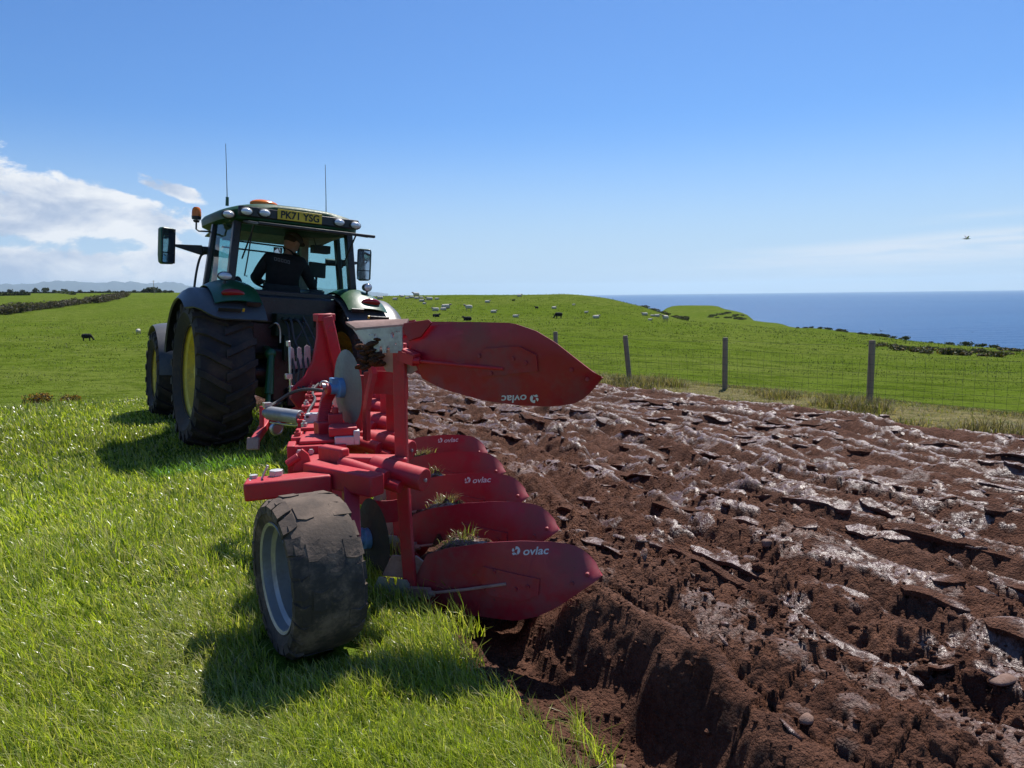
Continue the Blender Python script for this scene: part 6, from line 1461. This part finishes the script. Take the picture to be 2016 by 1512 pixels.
# ------------------------------------------------------------------ stones, slices and tufts by the plough
M['stone'] = paint('pinkish_stone', (0.26, 0.17, 0.135), 0.7, dirt=0.8, dirtcol=(0.14, 0.075, 0.05), scale=20, bump=0.3, spec=0.3)
def stone(loc, r, lab, seed):
    bm = bmesh.new(); bmesh.ops.create_icosphere(bm, subdivisions=3, radius=1); rg = random.Random(seed); k = [rg.uniform(0.75, 1.2) for _ in range(8)]
    for v in bm.verts:
        d = v.co.normalized(); f = 1+0.10*math.sin(3*d.x*k[0]+k[1]*5)+0.09*math.sin(4*d.y*k[2]+k[3]*5)+0.07*math.sin(5*d.z+k[4]*7); v.co = Vector((d.x*r[0], d.y*r[1], d.z*r[2]))*f
    me = bpy.data.meshes.new('stone'); bm.to_mesh(me); bm.free(); me.shade_smooth(); me.materials.append(M['stone']); o = bpy.data.objects.new('stone', me); COL.objects.link(o)
    z = float(soil_z(loc[0], loc[1])[0]); o.location = (loc[0], loc[1], z+r[2]*0.35); o.rotation_euler = (rg.uniform(-.3, .3), rg.uniform(-.3, .3), rg.uniform(0, 6)); tag(o, lab, 'stone')
stone((1.97, 2.26), (0.030, 0.024, 0.020), 'small pinkish stone on the crumbled furrow edge beside the grass', 1)
stone((2.36, 1.66), (0.034, 0.022, 0.020), 'pale oval stone on the nearest ridge of earth', 2)
stone((3.26, 1.40), (0.050, 0.038, 0.020), 'flat reddish stone near the right edge of the ploughing', 3)
stone((3.93, 3.10), (0.036, 0.030, 0.032), 'grey rounded stone standing out right of the mouldboards', 4)
def slices():
    names = ('nearest', 'second', 'third', 'fourth'); rg = np.random.default_rng(5)
    for k in range(4):
        base = V3(BODY0[0]+BODY_D[0]*k, BODY0[1]+BODY_D[1]*k, 0); nu, nv = 40, 26; P = np.zeros((nu, nv, 3)); S = np.zeros((nu, nv))
        for i in range(nu):
            u = i/(nu-1); a = -0.12+0.74*u
            for j in range(nv):
                v = j/(nv-1); n = -0.03-0.40*v; p = base+DB*a+NB*n
                nz = float(fbm(np.array([p[0]*7]), np.array([p[1]*7]), 4, 600+k)[0])-0.5; n2 = float(fbm(np.array([p[0]*24]), np.array([p[1]*24]), 2, 650+k)[0])-0.5
                env = math.sin(PI*min(1, max(0, 0.04+u*0.94)))**0.6*min(1, v/0.12+0.55)*(1-max(0, (v-0.45)/0.55)**1.6)
                sm = 1.0 if (0.10 < v+nz*0.35 < 0.42 and 0.22 < u-nz*0.6 < 0.80) else 0.0
                p[2] = (0.335+0.10*nz)*env+n2*0.07*(1-sm)-0.06; P[i, j] = p; S[i, j] = sm
        c = P.mean((0, 1)); c[2] = 0
        o = mesh_np('soil_slice', (P-c).reshape(-1, 3), grid_faces(nu, nv), M['soil'], True, {'smear': S.ravel()}); o.location = tuple(c)
        tag(o, 'slice of brown earth curling off the %s mouldboard from the camera' % names[k], 'soil')
        # torn turf riding on it
        n = 190; X = rg.normal(0, 0.050, n); Y = rg.normal(0, 0.040, n); ctr = P[int(nu*0.42), int(nv*(0.32+0.1*(k % 2)))]; rr = np.hypot(X, Y)
        L = rg.uniform(0.03, 0.085, n)
        o = blades('turf_tuft', X, Y, np.full(n, -0.02)+0.3*X, L, rg.uniform(0.003, 0.006, n), np.clip(rg.normal(0.75, 0.2, n), 0.2, 1.0), np.arctan2(Y, X)+rg.normal(0, 0.6, n), grass_colours(n, X+k, Y, 0.6), M['blade'])
        o.location = tuple(ctr); tag(o, 'tuft of torn grass on the earth over the %s mouldboard' % names[k], 'grass', kind='stuff')
slices()
# ------------------------------------------------------------------ air
def build_haze():
    t = NT('haze'); t.N.remove(t.N['Material Output']) if 'Material Output' in t.N else None
    out = t.n('ShaderNodeOutputMaterial'); pv = t.n('ShaderNodeVolumePrincipled')
    pv.inputs['Color'].default_value = (0.63, 0.84, 1.0, 1); pv.inputs['Density'].default_value = 3.3e-5; pv.inputs['Anisotropy'].default_value = 0.35
    t.L.new(pv.outputs[0], out.inputs['Volume'])
    mb = MB(); mb.box((0, 0, (690-78.0)/2), (84000, 84000, 690+78.0)); o = mb.build('haze', t.m, flat=True)
    tag(o, 'thin blue sea haze over the land and water', 'haze', kind='stuff')
build_haze()
